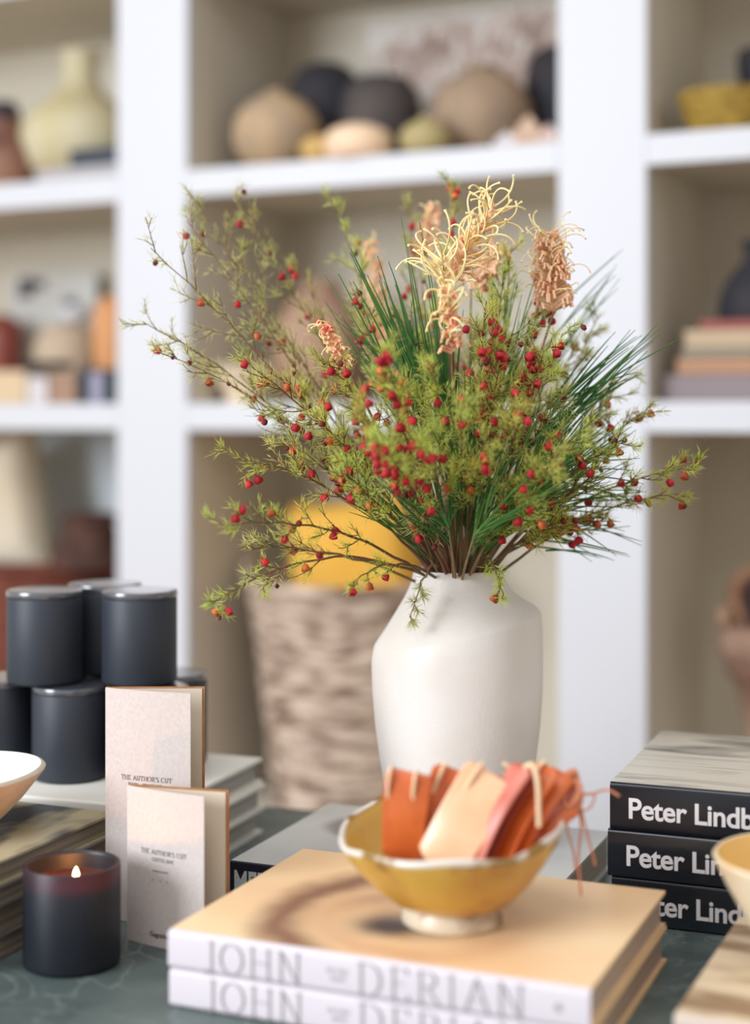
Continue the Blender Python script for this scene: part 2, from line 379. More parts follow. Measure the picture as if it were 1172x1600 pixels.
# stack of black photography books, right
def dunes():
    m = mat('black_and_white_landscape_cover', (200, 193, 178), .32, .5, c2=(104, 98, 90), scale=2.4, detail=5, stretch=(2.2, 11, 1), lo=.46, hi=.68)
    m.node_tree.nodes['Noise Texture'].inputs['Distortion'].default_value = 1.1
    return m
M_dune = dunes()
M_blk = mat('glossy_black_jacket', (20, 24, 34), .22, .6)
M_blk2 = mat('wrapped_black_jacket', (26, 32, 40), .18, .7, bump=.25, bscale=30)
M_wl = mat('white_letters', (226, 222, 224), .5)
LB = [(0, .2265, 1.5005, 'lowest of three thick black photography books stacked at the right'),
      (1, .2225, 1.499, 'middle of three thick black photography books stacked at the right'),
      (2, .2245, 1.4985, 'topmost black photography book with grey landscape photo on its cover')]
for k, x, y, lab in LB:
    b = book('photography_book', lab, (x, y, TZ+.045*k+.0002), -21.5+.5*(k == 2), .30, .262, .045, M_dune if k == 2 else M_blk2, M_blk if k == 2 else M_blk2, M_page, 'thick black photography books stacked at the right', curve=.004)
    tx = fonttext('Peter Lindbergh', .0272, .00056, .96, spacing=.97)
    text_part('title_lettering', tx, M_wl, b, lambda u, v: (u+.0170, -.0005, v+.0125))

# stack of white books under the black candles
M_wb = mat('white_book_cover', (228, 226, 218), .5, .4)
for k in range(3):
    book('white_book', ['lowest of the three plain white books under the black candles', 'middle of the three plain white books under the black candles', 'topmost plain white book, with the black candles standing on it'][k],
         (-.536+(.0, .004, 0)[k], 1.704+(.002, -.002, 0)[k], TZ+.0292*k+.0002), -20, .34, .25, .029, M_wb, M_wb, M_pagew, 'plain white books under the black candles', inset=.007, board=.0036)

# stack of photo books at the left
def coverphoto():
    m = mat('muted_photo_cover', (92, 90, 90), .22, .6, c2=(186, 174, 142), scale=5, detail=3, stretch=(2.2, 1, 1), lo=.48, hi=.56)
    return m
M_ph = coverphoto()
M_gc = mat('grey_board_cover', (96, 92, 90), .5); M_gc2 = mat('olive_grey_board', (132, 126, 108), .5)
la, lz = -23, TZ+.0002
for k, (t, top) in enumerate(((.021, M_gc), (.024, M_gc2), (.019, M_gc), (.022, M_ph))):
    book('magazine_book', ['lowest worn book of the left stack beside the lit candle', 'second worn book from the table in the left stack', 'third worn book in the left stack, directly below the photo-covered one', 'photo-covered book topping the left stack, beneath the carved pale bowl'][k],
         (-.654+(.004, -.002, .002, 0)[k], 1.47+(0, .001, -.002, 0)[k], lz), la, .32, .25, t, top, M_gc, M_pageb, 'worn books stacked at the left', inset=.003, board=.0022, curve=.002)
    lz += t+.0002
LTOP = lz

# lower-right book
M_tp = mat('stone_patterned_cover', (216, 196, 166), .45, .4, c2=(150, 122, 92), scale=9, detail=3, stretch=(1, 3.2, 1), lo=.45, hi=.62)
M_tps = mat('pale_spine', (206, 190, 178), .5)
rb = book('patterned_book', 'beige book with brown mottled cover at the front right corner', (.222, 1.165, TZ+.0002), -24, .30, .25, .04, M_tp, M_tps, M_page)

# ------------------------------------------------------------------ ceramics
def lathe_part(name, prof, material, parent, n=64, fn=None, sub=0, loc=None, ang=60):
    m = MB(); m.lathe(prof, n, fn); return m.build(name, material, parent, subsurf=sub, loc=loc, ang=ang)

# vase
vz = TZ+.0404
vase = thing('vase', 'white stoneware vase with tilted angular shoulder holding the wildflowers', 'vase', (.0863, 1.64, vz))
vp = [(0, 0), (.058, 0), (.063, .002), (.0655, .008), (.070, .025), (.0765, .056), (.082, .09), (.0862, .123), (.0887, .155), (.0895, .185), (.0892, .205), (.0875, .2205), (.0862, .2235),
      (.078, .2345), (.0665, .2475), (.0575, .2585), (.0515, .268), (.0478, .277), (.046, .2825), (.0445, .2845), (.042, .2835), (.041, .279), (.045, .262), (.060, .24), (.078, .222), (.081, .18), (.074, .08), (.055, .02), (0, .012)]
def vfn(p, a, r, z, k):
    w_ = math.exp(-((z-.222)/.028)**2) if z < .285 else 0
    dz = .0185*w_*(r/.0875)*math.cos(a)
    rr = 1+.004*math.sin(3*a+1+z*20)
    q = max(0, (z-.2235)/.06) if z > .2235 else 0
    bump = 1+.05*math.sin(min(1, q)*PI)*math.cos(a)
    return (p[0]*rr*bump, p[1]*rr, z+dz)
lathe_part('body', vp, M_vase, vase, 96, vfn, ang=24)

# lidded black candles
def jar_prof(r, h): return [(0, 0), (r-.005, 0), (r-.0015, .0012), (r, .004), (r, h-.0015), (r-.0006, h-.0003), (r-.0022, h), (r-.0034, h-.001), (r-.0038, h-.004), (r-.0038, .006), (0, .006)]
R = .0412; HJ = .0945; HT = .1025
jm = MB(); jm.lathe(jar_prof(R, HJ), 72)
lm = MB(); lm.lathe([(0, -.004), (R-.0045, -.004), (R-.0045, .0004), (R-.0002, .0004), (R+.0004, .0012), (R+.0006, .0052), (R+.0001, .0068), (R-.0015, .0074), (R-.004, .0076), (0, .0076)], 72)
cands = [(-.425, 1.77, 0, 'black candle jar cut off by the left edge, bottom row of the stack'),
 (-.336, 1.727, 0, 'black candle jar standing fully visible in the bottom row of the stack'),
 (-.245, 1.712, 0, 'bottom-row black candle jar mostly hidden behind the tall card'),
 (-.235, 1.805, 0, 'bottom-row black candle jar peeking out right of the tall card'),
 (-.331, 1.822, 0, 'bottom-row black candle jar at the rear middle of the stack'),
 (-.366, 1.737, 1, 'left black lidded candle jar in the top row of the stack'),
 (-.260, 1.732, 1, 'right black lidded candle jar in the top row of the stack'),
 (-.311, 1.806, 1, 'rear black lidded candle jar in the top row, between two others')]
cz = TZ+.0292*3+.0006
first = None
for x, y, lv, lab in cands:
    if first is None:
        t = first = thing('candle', lab, 'candle', (x, y, cz+lv*(HT+.0004)), 0, 'stacked black candle jars')
        jm.build('jar', M_black, t, ang=50); lo_ = lm.build('lid', M_lid, t, ang=50, loc=(0, 0, HJ+.0002))
    else:
        t = first.copy(); COL.objects.link(t); t.location = (x, y, cz+lv*(HT+.0004)); t['label'] = lab
        for ch in first.children:
            c_ = ch.copy(); COL.objects.link(c_); c_.parent = t

# lit candle
lit = thing('lit_candle', 'black glass candle with a burning wick at the front left', 'candle', (-.2690, 1.392, TZ+.0002))
def glassy():
    m = mat('smoked_black_glass', (28, 33, 42), .42, .5, bump=.1, bscale=900)
    nt = m.node_tree; N = nt.nodes; L = nt.links; b = N['Principled BSDF']; out = N['Material Output']
    tr = N.new('ShaderNodeBsdfTranslucent'); tr.inputs[0].default_value = (.85, .07, .02, 1)
    mx = N.new('ShaderNodeMixShader'); mx.inputs[0].default_value = .09
    L.new(b.outputs[0], mx.inputs[1]); L.new(tr.outputs[0], mx.inputs[2]); L.new(mx.outputs[0], out.inputs[0]); return m
M_sg = glassy()
RL = .0428; HL = .0885
lathe_part('jar', jar_prof(RL, HL), M_sg, lit, 80, ang=50)
M_wax = mat('dark_amber_wax', (84, 44, 32), .25, .6, bump=.5, bscale=260)
WZ = HL-.017
lathe_part('wax', [(0, .0065), (RL-.0040, .0065), (RL-.0040, WZ+.001), (RL-.0055, WZ), (0, WZ)], M_wax, lit, 64)
m = MB(); m.tube([(.0045, -.010, WZ-.002), (.0047, -.010, WZ+.003), (.0053, -.010, WZ+.006)], .0008); m.build('wick', mat('charred_wick', (30, 24, 20), .9), lit)
M_fl = bpy.data.materials.new('flame'); M_fl.use_nodes = True; nn = M_fl.node_tree.nodes; bb = nn['Principled BSDF']
bb.inputs['Base Color'].default_value = (1, .6, .2, 1); bb.inputs['Emission Color'].default_value = (1, .55, .18, 1); bb.inputs['Emission Strength'].default_value = 45
lathe_part('flame', [(0, 0), (.0014, .0008), (.0025, .003), (.0026, .0048), (.0018, .0078), (.0007, .0102), (0, .0115)], M_fl, lit, 20, loc=(.0055, -.010, WZ+.0045))
pl = bpy.data.lights.new('flame_light', 'POINT'); pl.energy = .26; pl.color = (1, .36, .09); pl.shadow_soft_size = .004
po = bpy.data.objects.new('flame_light', pl); COL.objects.link(po); po.parent = lit; po.location = (.004, -.016, WZ+.009)

# left pale bowl
M_stone = mat('pale_carved_stone', (236, 232, 230), .4, .4, c2=(224, 218, 212), scale=10)
M_stoneo = mat('sandy_bowl_outside', (200, 190, 174), .6, .3, c2=(170, 156, 136), scale=16, bump=.4, bscale=50)
lb = thing('stone_bowl', 'pale carved bowl with sandy outside at the left edge on books', 'bowl', (-.408, 1.50, LTOP))
wob = lambda p, a, r, z, k: (p[0]*(1+.012*math.sin(3*a)), p[1]*(1+.012*math.sin(3*a)), z+.0015*math.sin(2*a+1)*(z/.06))
lathe_part('outer_wall', [(0, 0), (.03, 0), (.036, .003), (.052, .014), (.070, .032), (.083, .048), (.0895, .056), (.0905, .0585), (.0885, .0605), (.086, .061)], M_stoneo, lb, 72, wob)
lathe_part('inside', [(.086, .061), (.082, .057), (.074, .044), (.058, .028), (.036, .016), (0, .011)], M_stone, lb, 72, wob)

# right blurred bowl
rbw = thing('cream_bowl', 'cream bowl with yellow inside at the right edge', 'bowl', (.350, 1.25, TZ+.0405))
lathe_part('outer_wall', [(0, 0), (.030, 0), (.0325, .002), (.031, .010), (.038, .020), (.055, .045), (.069, .070), (.0775, .088), (.0790, .0915), (.0775, .0935), (.0755, .093)], mat('cream_glaze', (232, 214, 184), .3, .5, c2=(214, 170, 116), scale=12, lo=.5, hi=.8), rbw, 64)
lathe_part('inside', [(.0755, .093), (.067, .072), (.052, .046), (.034, .026), (0, .018)], mat('yellow_glaze', (228, 186, 104), .25, .6), rbw, 64)

# mustard bowl
def glaze():
    m = mat('mustard_glaze', (208, 164, 66), .22, .6, c2=(180, 120, 52), scale=14, detail=5, lo=.45, hi=.75)
    nt = m.node_tree; N = nt.nodes; L = nt.links; b = N['Principled BSDF']; src = b.inputs['Base Color'].links[0].from_socket
    tc = N.new('ShaderNodeTexCoord'); n = N.new('ShaderNodeTexNoise'); n.inputs['Scale'].default_value = 22; L.new(tc.outputs['Object'], n.inputs['Vector'])
    r = N.new('ShaderNodeValToRGB'); r.color_ramp.elements[0].position = .62; r.color_ramp.elements[1].position = .70; L.new(n.outputs[0], r.inputs[0])
    mm = N.new('ShaderNodeMath'); mm.operation = 'MULTIPLY'; mm.inputs[1].default_value = .7; L.new(r.outputs[0], mm.inputs[0])
    mx = N.new('ShaderNodeMix'); mx.data_type = 'RGBA'; L.new(mm.outputs[0], mx.inputs[0]); L.new(src, mx.inputs[6]); mx.inputs[7].default_value = rgb(110, 58, 34)
    L.new(mx.outputs[2], b.inputs['Base Color']); return m
M_must = glaze()
BC = (.0645, 1.309, TZ+.0635)
mbw = thing('mustard_bowl', 'mustard yellow glazed footed bowl full of leather tags', 'bowl', BC)
def bw(p, a, r, z, k):
    q = max(0, (z-.02)/.053)
    return (p[0]*(1+.012*q*math.sin(4*a+.5)), p[1]*(1+.012*q*math.sin(4*a+.5)), z+q*(.0022*math.sin(3*a+1)+.0016*math.sin(7*a)+.0075*math.cos(a)+.008*math.sin(a)+.008))
lathe_part('body', [(0, .016), (.030, .015), (.044, .0165), (.052, .021), (.066, .033), (.079, .048), (.0885, .062), (.0930, .0695), (.0936, .0725), (.0922, .0745), (.0898, .0735), (.085, .064), (.075, .050), (.060, .036), (.04, .026), (0, .022)], M_must, mbw, 96, bw)
lathe_part('foot_ring', [(.034, .018), (.033, .002), (.035, 0), (.0405, 0), (.0425, .002), (.0415, .009), (.038, .014), (.0385, .0185)], mat('pale_foot_glaze', (214, 200, 176), .35, .5, c2=(150, 120, 92), scale=30, lo=.5, hi=.66), mbw, 64)
M_rimg = mat('pale_rim_glaze', (226, 218, 206), .22, .7, c2=(150, 116, 60), scale=26, lo=.55, hi=.63)
lathe_part('rim', [(.0925, .0688), (.0938, .0708), (.0942, .0728), (.0930, .0750), (.0910, .0750), (.0894, .0738)], M_rimg, mbw, 96, bw)

# leather tags
LEA = {'o': mat('orange_leather', (206, 106, 52), .4, .5, c2=(190, 88, 42), scale=30, bump=.15, bscale=500),
       'p': mat('leather_painted_glare', (238, 200, 164), .28, .6, c2=(226, 168, 126), scale=14),  # glare on the leather put into the colour as pale peach
       'k': mat('dusty_pink_leather', (206, 122, 104), .35, .6, c2=(186, 92, 74), scale=24),
       'r': mat('red_brown_leather', (170, 62, 40), .4, .5, c2=(150, 50, 34), scale=24),
       'b': mat('bright_orange_leather', (222, 112, 46), .4, .5, c2=(206, 92, 40), scale=24)}
M_cord = mat('cream_cord', (234, 202, 164), .6, .3); M_cordp = mat('peach_cord', (216, 142, 110), .6, .3)
def pouch(a, b, wd, th, face, mt, label, cords, bend=.006, taper=.85):
    a = Vector(a); b = Vector(b); L_ = (b-a).length; z = (b-a).normalized()
    y = Vector(face); y = (y-z*y.dot(z)).normalized(); x = y.cross(z)
    o = thing('leather_tag', label, 'leather tag', a, 0, 'leather tags in the mustard bowl')
    nl, ns = 18, 20; vs = []; fs = []
    for i in range(nl+1):
        t = i/nl
        s_ = (taper+(1-taper)*t)
        ew = min(1, math.sqrt(max(0, 1-((t-.93)/.07)**2))*.25+.75) if t > .93 else (1 if t > .05 else .7+.3*t/.05)
        hw = wd/2*s_*ew; ht = th/2*(1 if t < .93 else 1.0-.5*(t-.93)/.07)
        c = z*(L_*t)+y*(bend*math.sin(t*PI))
        for j in range(ns):
            q = 2*PI*j/ns; cx, sy = math.cos(q), math.sin(q)
            px = math.copysign(abs(cx)**.35, cx)*hw; py = math.copysign(abs(sy)**.6, sy)*ht
            rip = .0012*math.sin(px/wd*9+t*3)
            vs.append(c+x*px+y*(py+rip))
    for i in range(nl):
        for j in range(ns): k = (j+1) % ns; fs.append((i*ns+j, i*ns+k, (i+1)*ns+k, (i+1)*ns+j))
    fs.append(tuple(reversed(range(ns)))); fs.append(tuple(nl*ns+j for j in range(ns)))
    m = MB(); m.add(vs, fs); m.build('body', LEA[mt], o, ang=70)
    for u in cords:     # stitched thong over the top edge
        p0 = z*(L_*.90)+x*(u*wd)+y*(th*.9)
        m = MB(); m.tube([p0-z*.016+y*.001, p0-z*.006+y*.003, p0+z*(L_*.07)+y*.003, p0+z*(L_*.125), p0+z*(L_*.10)-y*(th*1.9), p0-z*.002-y*(th*2.0)], .0016, .0014, 8)
        m.build('thong', M_cord, o)
    return o
def BP(px, py, dy=0): return W(px, py, BC[1]+dy)
fan = [((628, 1352), (640, 1206), -.020, -.034, .040, .004, (-.25, -1, .05), 'o', 'leftmost upright orange leather tag in the mustard bowl', (-.15, .38)),
 ((662, 1355), (716, 1204), -.024, -.020, .042, .004, (-.1, -1, .05), 'o', 'second orange leather tag from the left, leaning right', (-.1, .3)),
 ((684, 1362), (772, 1210), -.042, -.034, .050, .004, (-.15, -1, .45), 'p', 'leather tag with glare painted pale peach, lying across the front of the fan', (.25,)),
 ((724, 1354), (752, 1206), -.006, .004, .040, .004, (0, -1, .1), 'b', 'orange leather tag standing behind the glare-painted one', (.3,)),
 ((738, 1362), (818, 1196), -.048, -.034, .022, .005, (-.75, -.7, .2), 'k', 'dusty pink leather tag curving beside the glare-painted one', ()),
 ((758, 1364), (838, 1200), -.042, -.024, .018, .004, (-.9, -.5, .2), 'r', 'dark red-brown leather tag behind the dusty pink one', ()),
 ((776, 1360), (856, 1198), -.036, -.014, .028, .004, (-.7, -.7, .2), 'b', 'bright orange leather tag in the right half of the fan', (.1,)),
 ((792, 1356), (878, 1206), -.030, -.004, .026, .004, (-.5, -.85, .3), 'b', 'orange leather tag leaning towards the right rim', ()),
 ((806, 1350), (894, 1216), -.020, .006, .020, .006, (-.4, -.9, .2), 'k', 'pink leather tag with rolled end at the right rim', ()),
 ((822, 1338), (896, 1258), -.016, -.006, .018, .006, (-.3, -.8, .6), 'o', 'lowest orange leather tag resting over the right rim', ())]
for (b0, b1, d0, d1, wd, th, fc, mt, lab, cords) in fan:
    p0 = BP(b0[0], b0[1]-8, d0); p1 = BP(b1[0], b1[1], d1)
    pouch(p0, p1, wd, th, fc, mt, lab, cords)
cn = thing('cord_bundle', 'knotted peach leather cords dangling over the bowl\'s right rim', 'cord', BP(893, 1246, 0))
base = BP(893, 1246, 0)
def cordpath(pts, r, mt):
    P = [BP(x, y, d)-base for x, y, d in pts]
    # catmull-rom
    out = []
    for i in range(len(P)-1):
        p0 = P[max(i-1, 0)]; p1 = P[i]; p2 = P[i+1]; p3 = P[min(i+2, len(P)-1)]
        for k in range(6):
            t = k/6; out.append(.5*((2*p1)+(-p0+p2)*t+(2*p0-5*p1+4*p2-p3)*t*t+(-p0+3*p1-3*p2+p3)*t**3))
    out.append(P[-1])
    m = MB(); m.tube(out, r, r*.85, 8); m.build('cord', mt, cn)
cordpath([(888, 1262, -.01), (905, 1240, -.012), (900, 1222, -.006), (880, 1236, -.004), (884, 1258, -.01), (902, 1262, -.006), (908, 1244, 0)], .0030, M_cordp)
cordpath([(902, 1250, 0), (908, 1290, .004), (904, 1340, .006), (908, 1400, .004)], .0011, M_cordp)
cordpath([(896, 1258, 0), (886, 1290, .004), (896, 1330, .008), (900, 1362, .010)], .0010, M_cordp)
cordpath([(904, 1246, 0), (914, 1290, .004), (925, 1330, .006), (930, 1352, .008)], .0011, M_cordp)
cordpath([(892, 1240, 0), (925, 1240, .004), (948, 1234, .004), (968, 1244, .002)], .0011, M_cordp)
cordpath([(898, 1244, 0), (928, 1242, 0), (922, 1262, 0), (906, 1268, 0)], .0009, M_cordp)
cordpath([(880, 1216, -.002), (896, 1206, 0), (900, 1226, .002), (886, 1244, .002), (862, 1262, 0), (848, 1276, -.01)], .0034, M_cordp)
cordpath([(820, 1200, -.038), (832, 1196, -.04), (840, 1224, -.046), (842, 1292, -.05)], .0024, M_cord)
cordpath([(786, 1192, -.01), (800, 1202, -.014), (816, 1212, -.02)], .0018, M_cord)

# ------------------------------------------------------------------ folded cards
def card(label, fold, back, front, h, lines, t=.0012):
    o = thing('folded_card', label, 'card', (fold[0], fold[1], TZ+.0003)); f0 = Vector((fold[0], fold[1], 0))
    def wall(name, end, mt, th, bow, z0=0, hh=h, off=0):
        e = Vector((end[0], end[1], 0))-f0; L_ = e.length; d = e.normalized(); nrm = Vector((d.y, -d.x, 0))  # towards the camera
        n = 14; m = MB(); vs = []
        fr = lambda s: d*(L_*s)+nrm*(bow*math.sin(s*PI)+off)
        for s_ in range(n+1):
            p = fr(s_/n)
            for q, zz in ((0, z0), (0, hh), (th, z0), (th, hh)): pp = p-nrm*q; vs.append((pp.x, pp.y, zz))
        fs = []
        for i in range(n):
            a = i*4; b = a+4
            fs += [(a, b, b+1, a+1), (a+2, a+3, b+3, b+2), (a+1, b+1, b+3, a+3), (a, a+2, b+2, b)]
        fs += [(0, 1, 3, 2), (n*4, n*4+2, n*4+3, n*4+1)]
        m.add(vs, fs); ob = m.build(name, mt, o, ang=50)
        return lambda u, v: tuple(fr(u/L_)+nrm*.0004+Vector((0, 0, v)))
    wall('back_cover', back, M_kraft, .0022, 0, off=-.0014)
    wall('inner_page', (fold[0]+(back[0]-fold[0])*.975, fold[1]+(back[1]-fold[1])*.975), M_cardin, .0006, 0, hh=h-.0015, off=-.0003)
    pl_ = wall('front_page', front, M_card, .0008, .003, off=.0012)
    L_ = (Vector(front)-Vector(fold)).length
    for k, (s, size, z, mt, th, cx) in enumerate(lines):
        vs, fs, wd = serif(s, size, th, th*.55, .04)
        m = MB(); m.add([pl_(cx*L_-wd/2+u, z+v) for u, v in vs], fs); m.build('printed_line', mt, o, smooth=False)
    return o, pl_, L_
tall, pf, Lt = card('taller pale folded card with kraft backing standing before the black candles', (-.260, 1.5156), (-.165, 1.517), (-.174, 1.483), .2225,
    [("THE AUTHOR'S CUT", .0043, .1365, M_ink, .17, .50), ("POURS + PROVISIONS", .0027, .1312, M_ink, .17, .49)])
small, pf2, Ls = card('shorter pale folded card with kraft backing in front of the tall one', (-.2289, 1.4526), (-.134, 1.429), (-.153, 1.409), .143,
    [("THE AUTHOR'S CUT", .0041, .0845, M_ink, .17, .50), ("COFFEE BAR", .0030, .0785, M_ink, .17, .50)])
m = MB()
for k in range(7): m.add([pf2(.032+k*.0026, .0690), pf2(.0342+k*.0026, .0690), pf2(.0342+k*.0026, .0698), pf2(.032+k*.0026, .0698)], [(0, 1, 2, 3)])
for x in (.032, .041, .048): m.add([pf2(x, .0605), pf2(x+.0010, .0605), pf2(x+.0010, .0615), pf2(x, .0615)], [(0, 1, 2, 3)])
m.build('printed_rule', M_inkd, small, smooth=False)
tx = fonttext('Gagosian', .0062, .00008)
m = MB(); m.add([pf2(.0285+u, .0095+v) for u, v in tx[0]], tx[1]); m.build('printed_name', M_inkd, small, smooth=False)

# ------------------------------------------------------------------ bouquet
NK = Vector((.0863, 1.64, vz+.2835))
def bez(p0, p1, p2, n):
    return [p0*(1-t)**2+p1*(2*t*(1-t))+p2*t*t for t in [i/n for i in range(n+1)]]
def rv(): 
    return Vector((random.gauss(0, 1), random.gauss(0, 1), random.gauss(0, 1))).normalized()
fl = []
def flower_mesh(name, material, sc, openn):
    m = MB(); n = 12
    def fn(p, a, r, z, k):
        lob = 1+(.16*math.cos(4*a) if k >= 3 else 0); return (p[0]*lob, p[1]*lob, z)
    m.lathe([(0, -.0055*sc), (.0022*sc, -.0058*sc), (.0040*sc, -.0078*sc), (.0047*sc, -.0105*sc), (.0042*sc*openn, -.0135*sc), (.0030*sc*openn, -.0148*sc), (0.0002, -.0120*sc)], n, fn)
    m.tube([(0, 0, 0), (.0005, 0, -.003*sc), (0, 0, -.006*sc)], .00045, n=4)
    me = m.mesh(name); me.materials.append(material); me.polygons.foreach_set('use_smooth', [True]*len(me.polygons)); return me
FM = [flower_mesh('flower', M_red, .86, 1.0), flower_mesh('flower', M_red, .76, 1.2), flower_mesh('flower', M_mar, .66, .8), flower_mesh('flower', M_org, .8, 1.25), flower_mesh('flower', M_mar, .46, .7)]
def stem_root(off):
    return [NK+Vector((-off.x*.6, -off.y*.6, -.16)), NK+Vector((off.x*.9, off.y*.9, -.02))]
def branch(tip, bump, nf, label, group=None, fol=None, twigs=13, tl=.05, mt=None, t0=.34, fmix=(.45, .25, .2, .1, .25), dens=1.0, name='boronia_branch'):
    a = Vector(((tip.x-NK.x), (tip.y-NK.y), 0)); a = a.normalized()*random.uniform(.004, .03) if a.length > 1e-4 else a
    off = Vector((a.x, a.y, 0)); rt = stem_root(off)
    p0 = rt[1]; mid = p0.lerp(tip, .5)+Vector((0, 0, bump))+rv()*.008
    path = bez(p0, mid, tip, 16)
    for i in range(2, 16): path[i] = path[i]+rv()*.0013
    o = thing(name, label, 'flower branch', NK, 0, group)
    loc = lambda v: v-NK
    L_ = (tip-p0).length
    st = MB(); st.tube([loc(rt[0])]+[loc(p) for p in path], lambda t: .0014*(1-t)+.0005, n=6)
    nd = MB(); spots = []
    def needles(pts, ln, step, dirs):
        for i in range(len(pts)-1):
            seg = pts[i+1]-pts[i]; sl = seg.length; n = max(1, int(sl/step))
            if sl < 1e-6: continue
            for k in range(n):
                p = pts[i]+seg*((k+random.random())/n); t = seg.normalized()
                for _ in (0, 1):
                    q = t.cross(rv()).normalized(); d = (t*random.uniform(.6, 1.1)+q*random.uniform(.6, 1)+Vector((0, 0, .15))).normalized()
                    l = ln*random.uniform(.6, 1.3)
                    nd.needle(loc(p), d, l, .00030, bend=t*(l*.12))
    def twig(p, d, l, lvl):
        d = d.normalized(); e = p+d*l; c = p+d*(l*.5)+rv()*(l*.08)-Vector((0, 0, l*.05)); e = e+Vector((0, 0, l*.12))
        pts = bez(p, c, e, 4); st.tube([loc(q) for q in pts], .0007 if lvl == 0 else .0005, .0003, 4, cap=False)
        needles(pts, .0105 if lvl else .0095, .0033/dens, None)
        spots.append((pts[-1], 1)); spots.append((pts[2], 1))
        if lvl == 0:
            for k in range(random.randint(2, 4)):
                u = random.choice(pts[1:4]); q = d.cross(rv()).normalized()
                twig(u, d+q*random.uniform(.6, 1.0), l*random.uniform(.3, .5), 1)
    for k in range(twigs):
        t = t0+(1-t0)*((k+random.random())/twigs); t = min(.985, t); i = min(15, int(t*16)); p = path[i].lerp(path[i+1], t*16-i)
        tg = (path[min(i+2, 16)]-path[i]).normalized(); q = tg.cross(rv()).normalized()
        l = tl*random.uniform(.6, 1.15)*(1.15-.65*t)
        twig(p, tg+q*random.uniform(.45, .95), l, 0)
    needles(path[int(t0*16):], .009, .005/dens, None)
    st.build('stem', mt or M_stem, o); nd.build('foliage', fol or M_fol, o, smooth=False)
    random.shuffle(spots)
    for k in range(min(nf, len(spots))):
        p = spots[k][0]; me = random.choices(FM, fmix)[0]
        f = bpy.data.objects.new('flower', me); COL.objects.link(f); f.parent = o; f.location = loc(p)+Vector((0, 0, .001))
        f.rotation_euler = (random.uniform(-.6, .6), random.uniform(-.6, .6), random.uniform(0, 6))
    return o
def spray(node, tips, Yn, label, mt=None, r=.00105, group=None, dY=.03, extra=0, nm='needle_leaf_sprig', rn=.0017, sp=18):
    nw = W(node[0], node[1], Yn); a = Vector((nw.x-NK.x, nw.y-NK.y, 0)); a = a.normalized()*.022 if a.length > .01 else a
    rt = stem_root(a); o = thing(nm, label, 'leaf sprig', NK, 0, group); loc = lambda v: v-NK
    st = MB(); path = bez(rt[1], rt[1].lerp(nw, .5)+Vector((0, 0, .01)), nw, 10)
    st.tube([loc(rt[0])]+[loc(p) for p in path], rn, rn*.55, 6); st.build('stem', M_stemg, o)
    nd = MB(); allt = list(tips)
    for k in range(extra):
        b = random.choice(tips); allt.append((b[0]+random.gauss(0, sp), b[1]+random.gauss(0, sp)))
    for (x, y) in allt:
        e = W(x, y, Yn+random.uniform(-dY, dY)); s_ = path[random.randint(5, 10)]
        if random.random() < .5: s_ = s_.lerp(e, random.uniform(0, .35))+rv()*.004
        mid = s_.lerp(e, .5)+rv()*.006+Vector((0, 0, .004))
        nd.tube([loc(p) for p in bez(s_, mid, e, 8)], lambda t: r*(1-.75*t*t), n=5, cap=False)
    nd.build('needle_leaves', mt or M_pine, o); return o
def spider(axa, axb, Ya, Yb, label, n, sl, mstyle, mper, nper, wid, tw=.0009, back=.5, curl=1.0, perl=.014):
    A = W(axa[0], axa[1], Ya); B = W(axb[0], axb[1], Yb)
    a = Vector((A.x-NK.x, A.y-NK.y, 0)); a = a.normalized()*.02 if a.length > .01 else a
    rt = stem_root(a); o = thing('grevillea_stem', label, 'flower stem', NK, 0); loc = lambda v: v-NK
    st = MB(); path = bez(rt[1], rt[1].lerp(A, .5)+Vector((0, 0, .02)), A, 10)
    st.tube([loc(rt[0])]+[loc(p) for p in path]+[loc(B)], .0019, .0012, 6); st.build('stem', M_stemg, o)
    ax = (B-A); L_ = ax.length; ax.normalize()
    pe = MB()
    for k in range(nper):
        t = (k+.5)/nper; p = A+ax*(L_*t); q = ax.cross(rv()).normalized(); l = perl*random.uniform(.7, 1.2)*(1-.35*t)
        tp = p+q*(wid*(1-.5*t**2.5)*random.uniform(.7, 1))+ax*l*.5
        hook = tp+q*.001-ax*(l*.45)+rv()*.002
        pe.tube([loc(x) for x in bez(p, tp, tp+q*.003, 4)[:4]+[tp, hook]], lambda t: .0016*(1-.3*t)+.0002, n=5)
    pe.build('petals', mper, o)
    sy = MB()
    for k in range(n):
        t = (k+random.random())/n; p = A+ax*(L_*(.1+.9*t)); q = ax.cross(rv()).normalized(); l = sl*random.uniform(.7, 1.15)
        d = (q*.9+ax*.7).normalized()
        pts = [p]; dd = d.copy(); cur = p.copy(); side = (q+rv()*.5).normalized(); ns = 12
        bendd = (-ax*.5-q*.55+rv()*.5).normalized() if random.random() < .75 else (ax*.2-q+rv()*.6).normalized()
        for i in range(ns):
            dd = (dd+bendd*(.42*curl*(i/ns)**1.2)).normalized(); cur = cur+dd*(l/ns); pts.append(cur.copy())
        sy.tube([loc(x) for x in pts], lambda t: tw*(1-.25*t)+(.0006 if t > .93 else 0), n=5)
    sy.build('styles', mstyle, o)
    return o

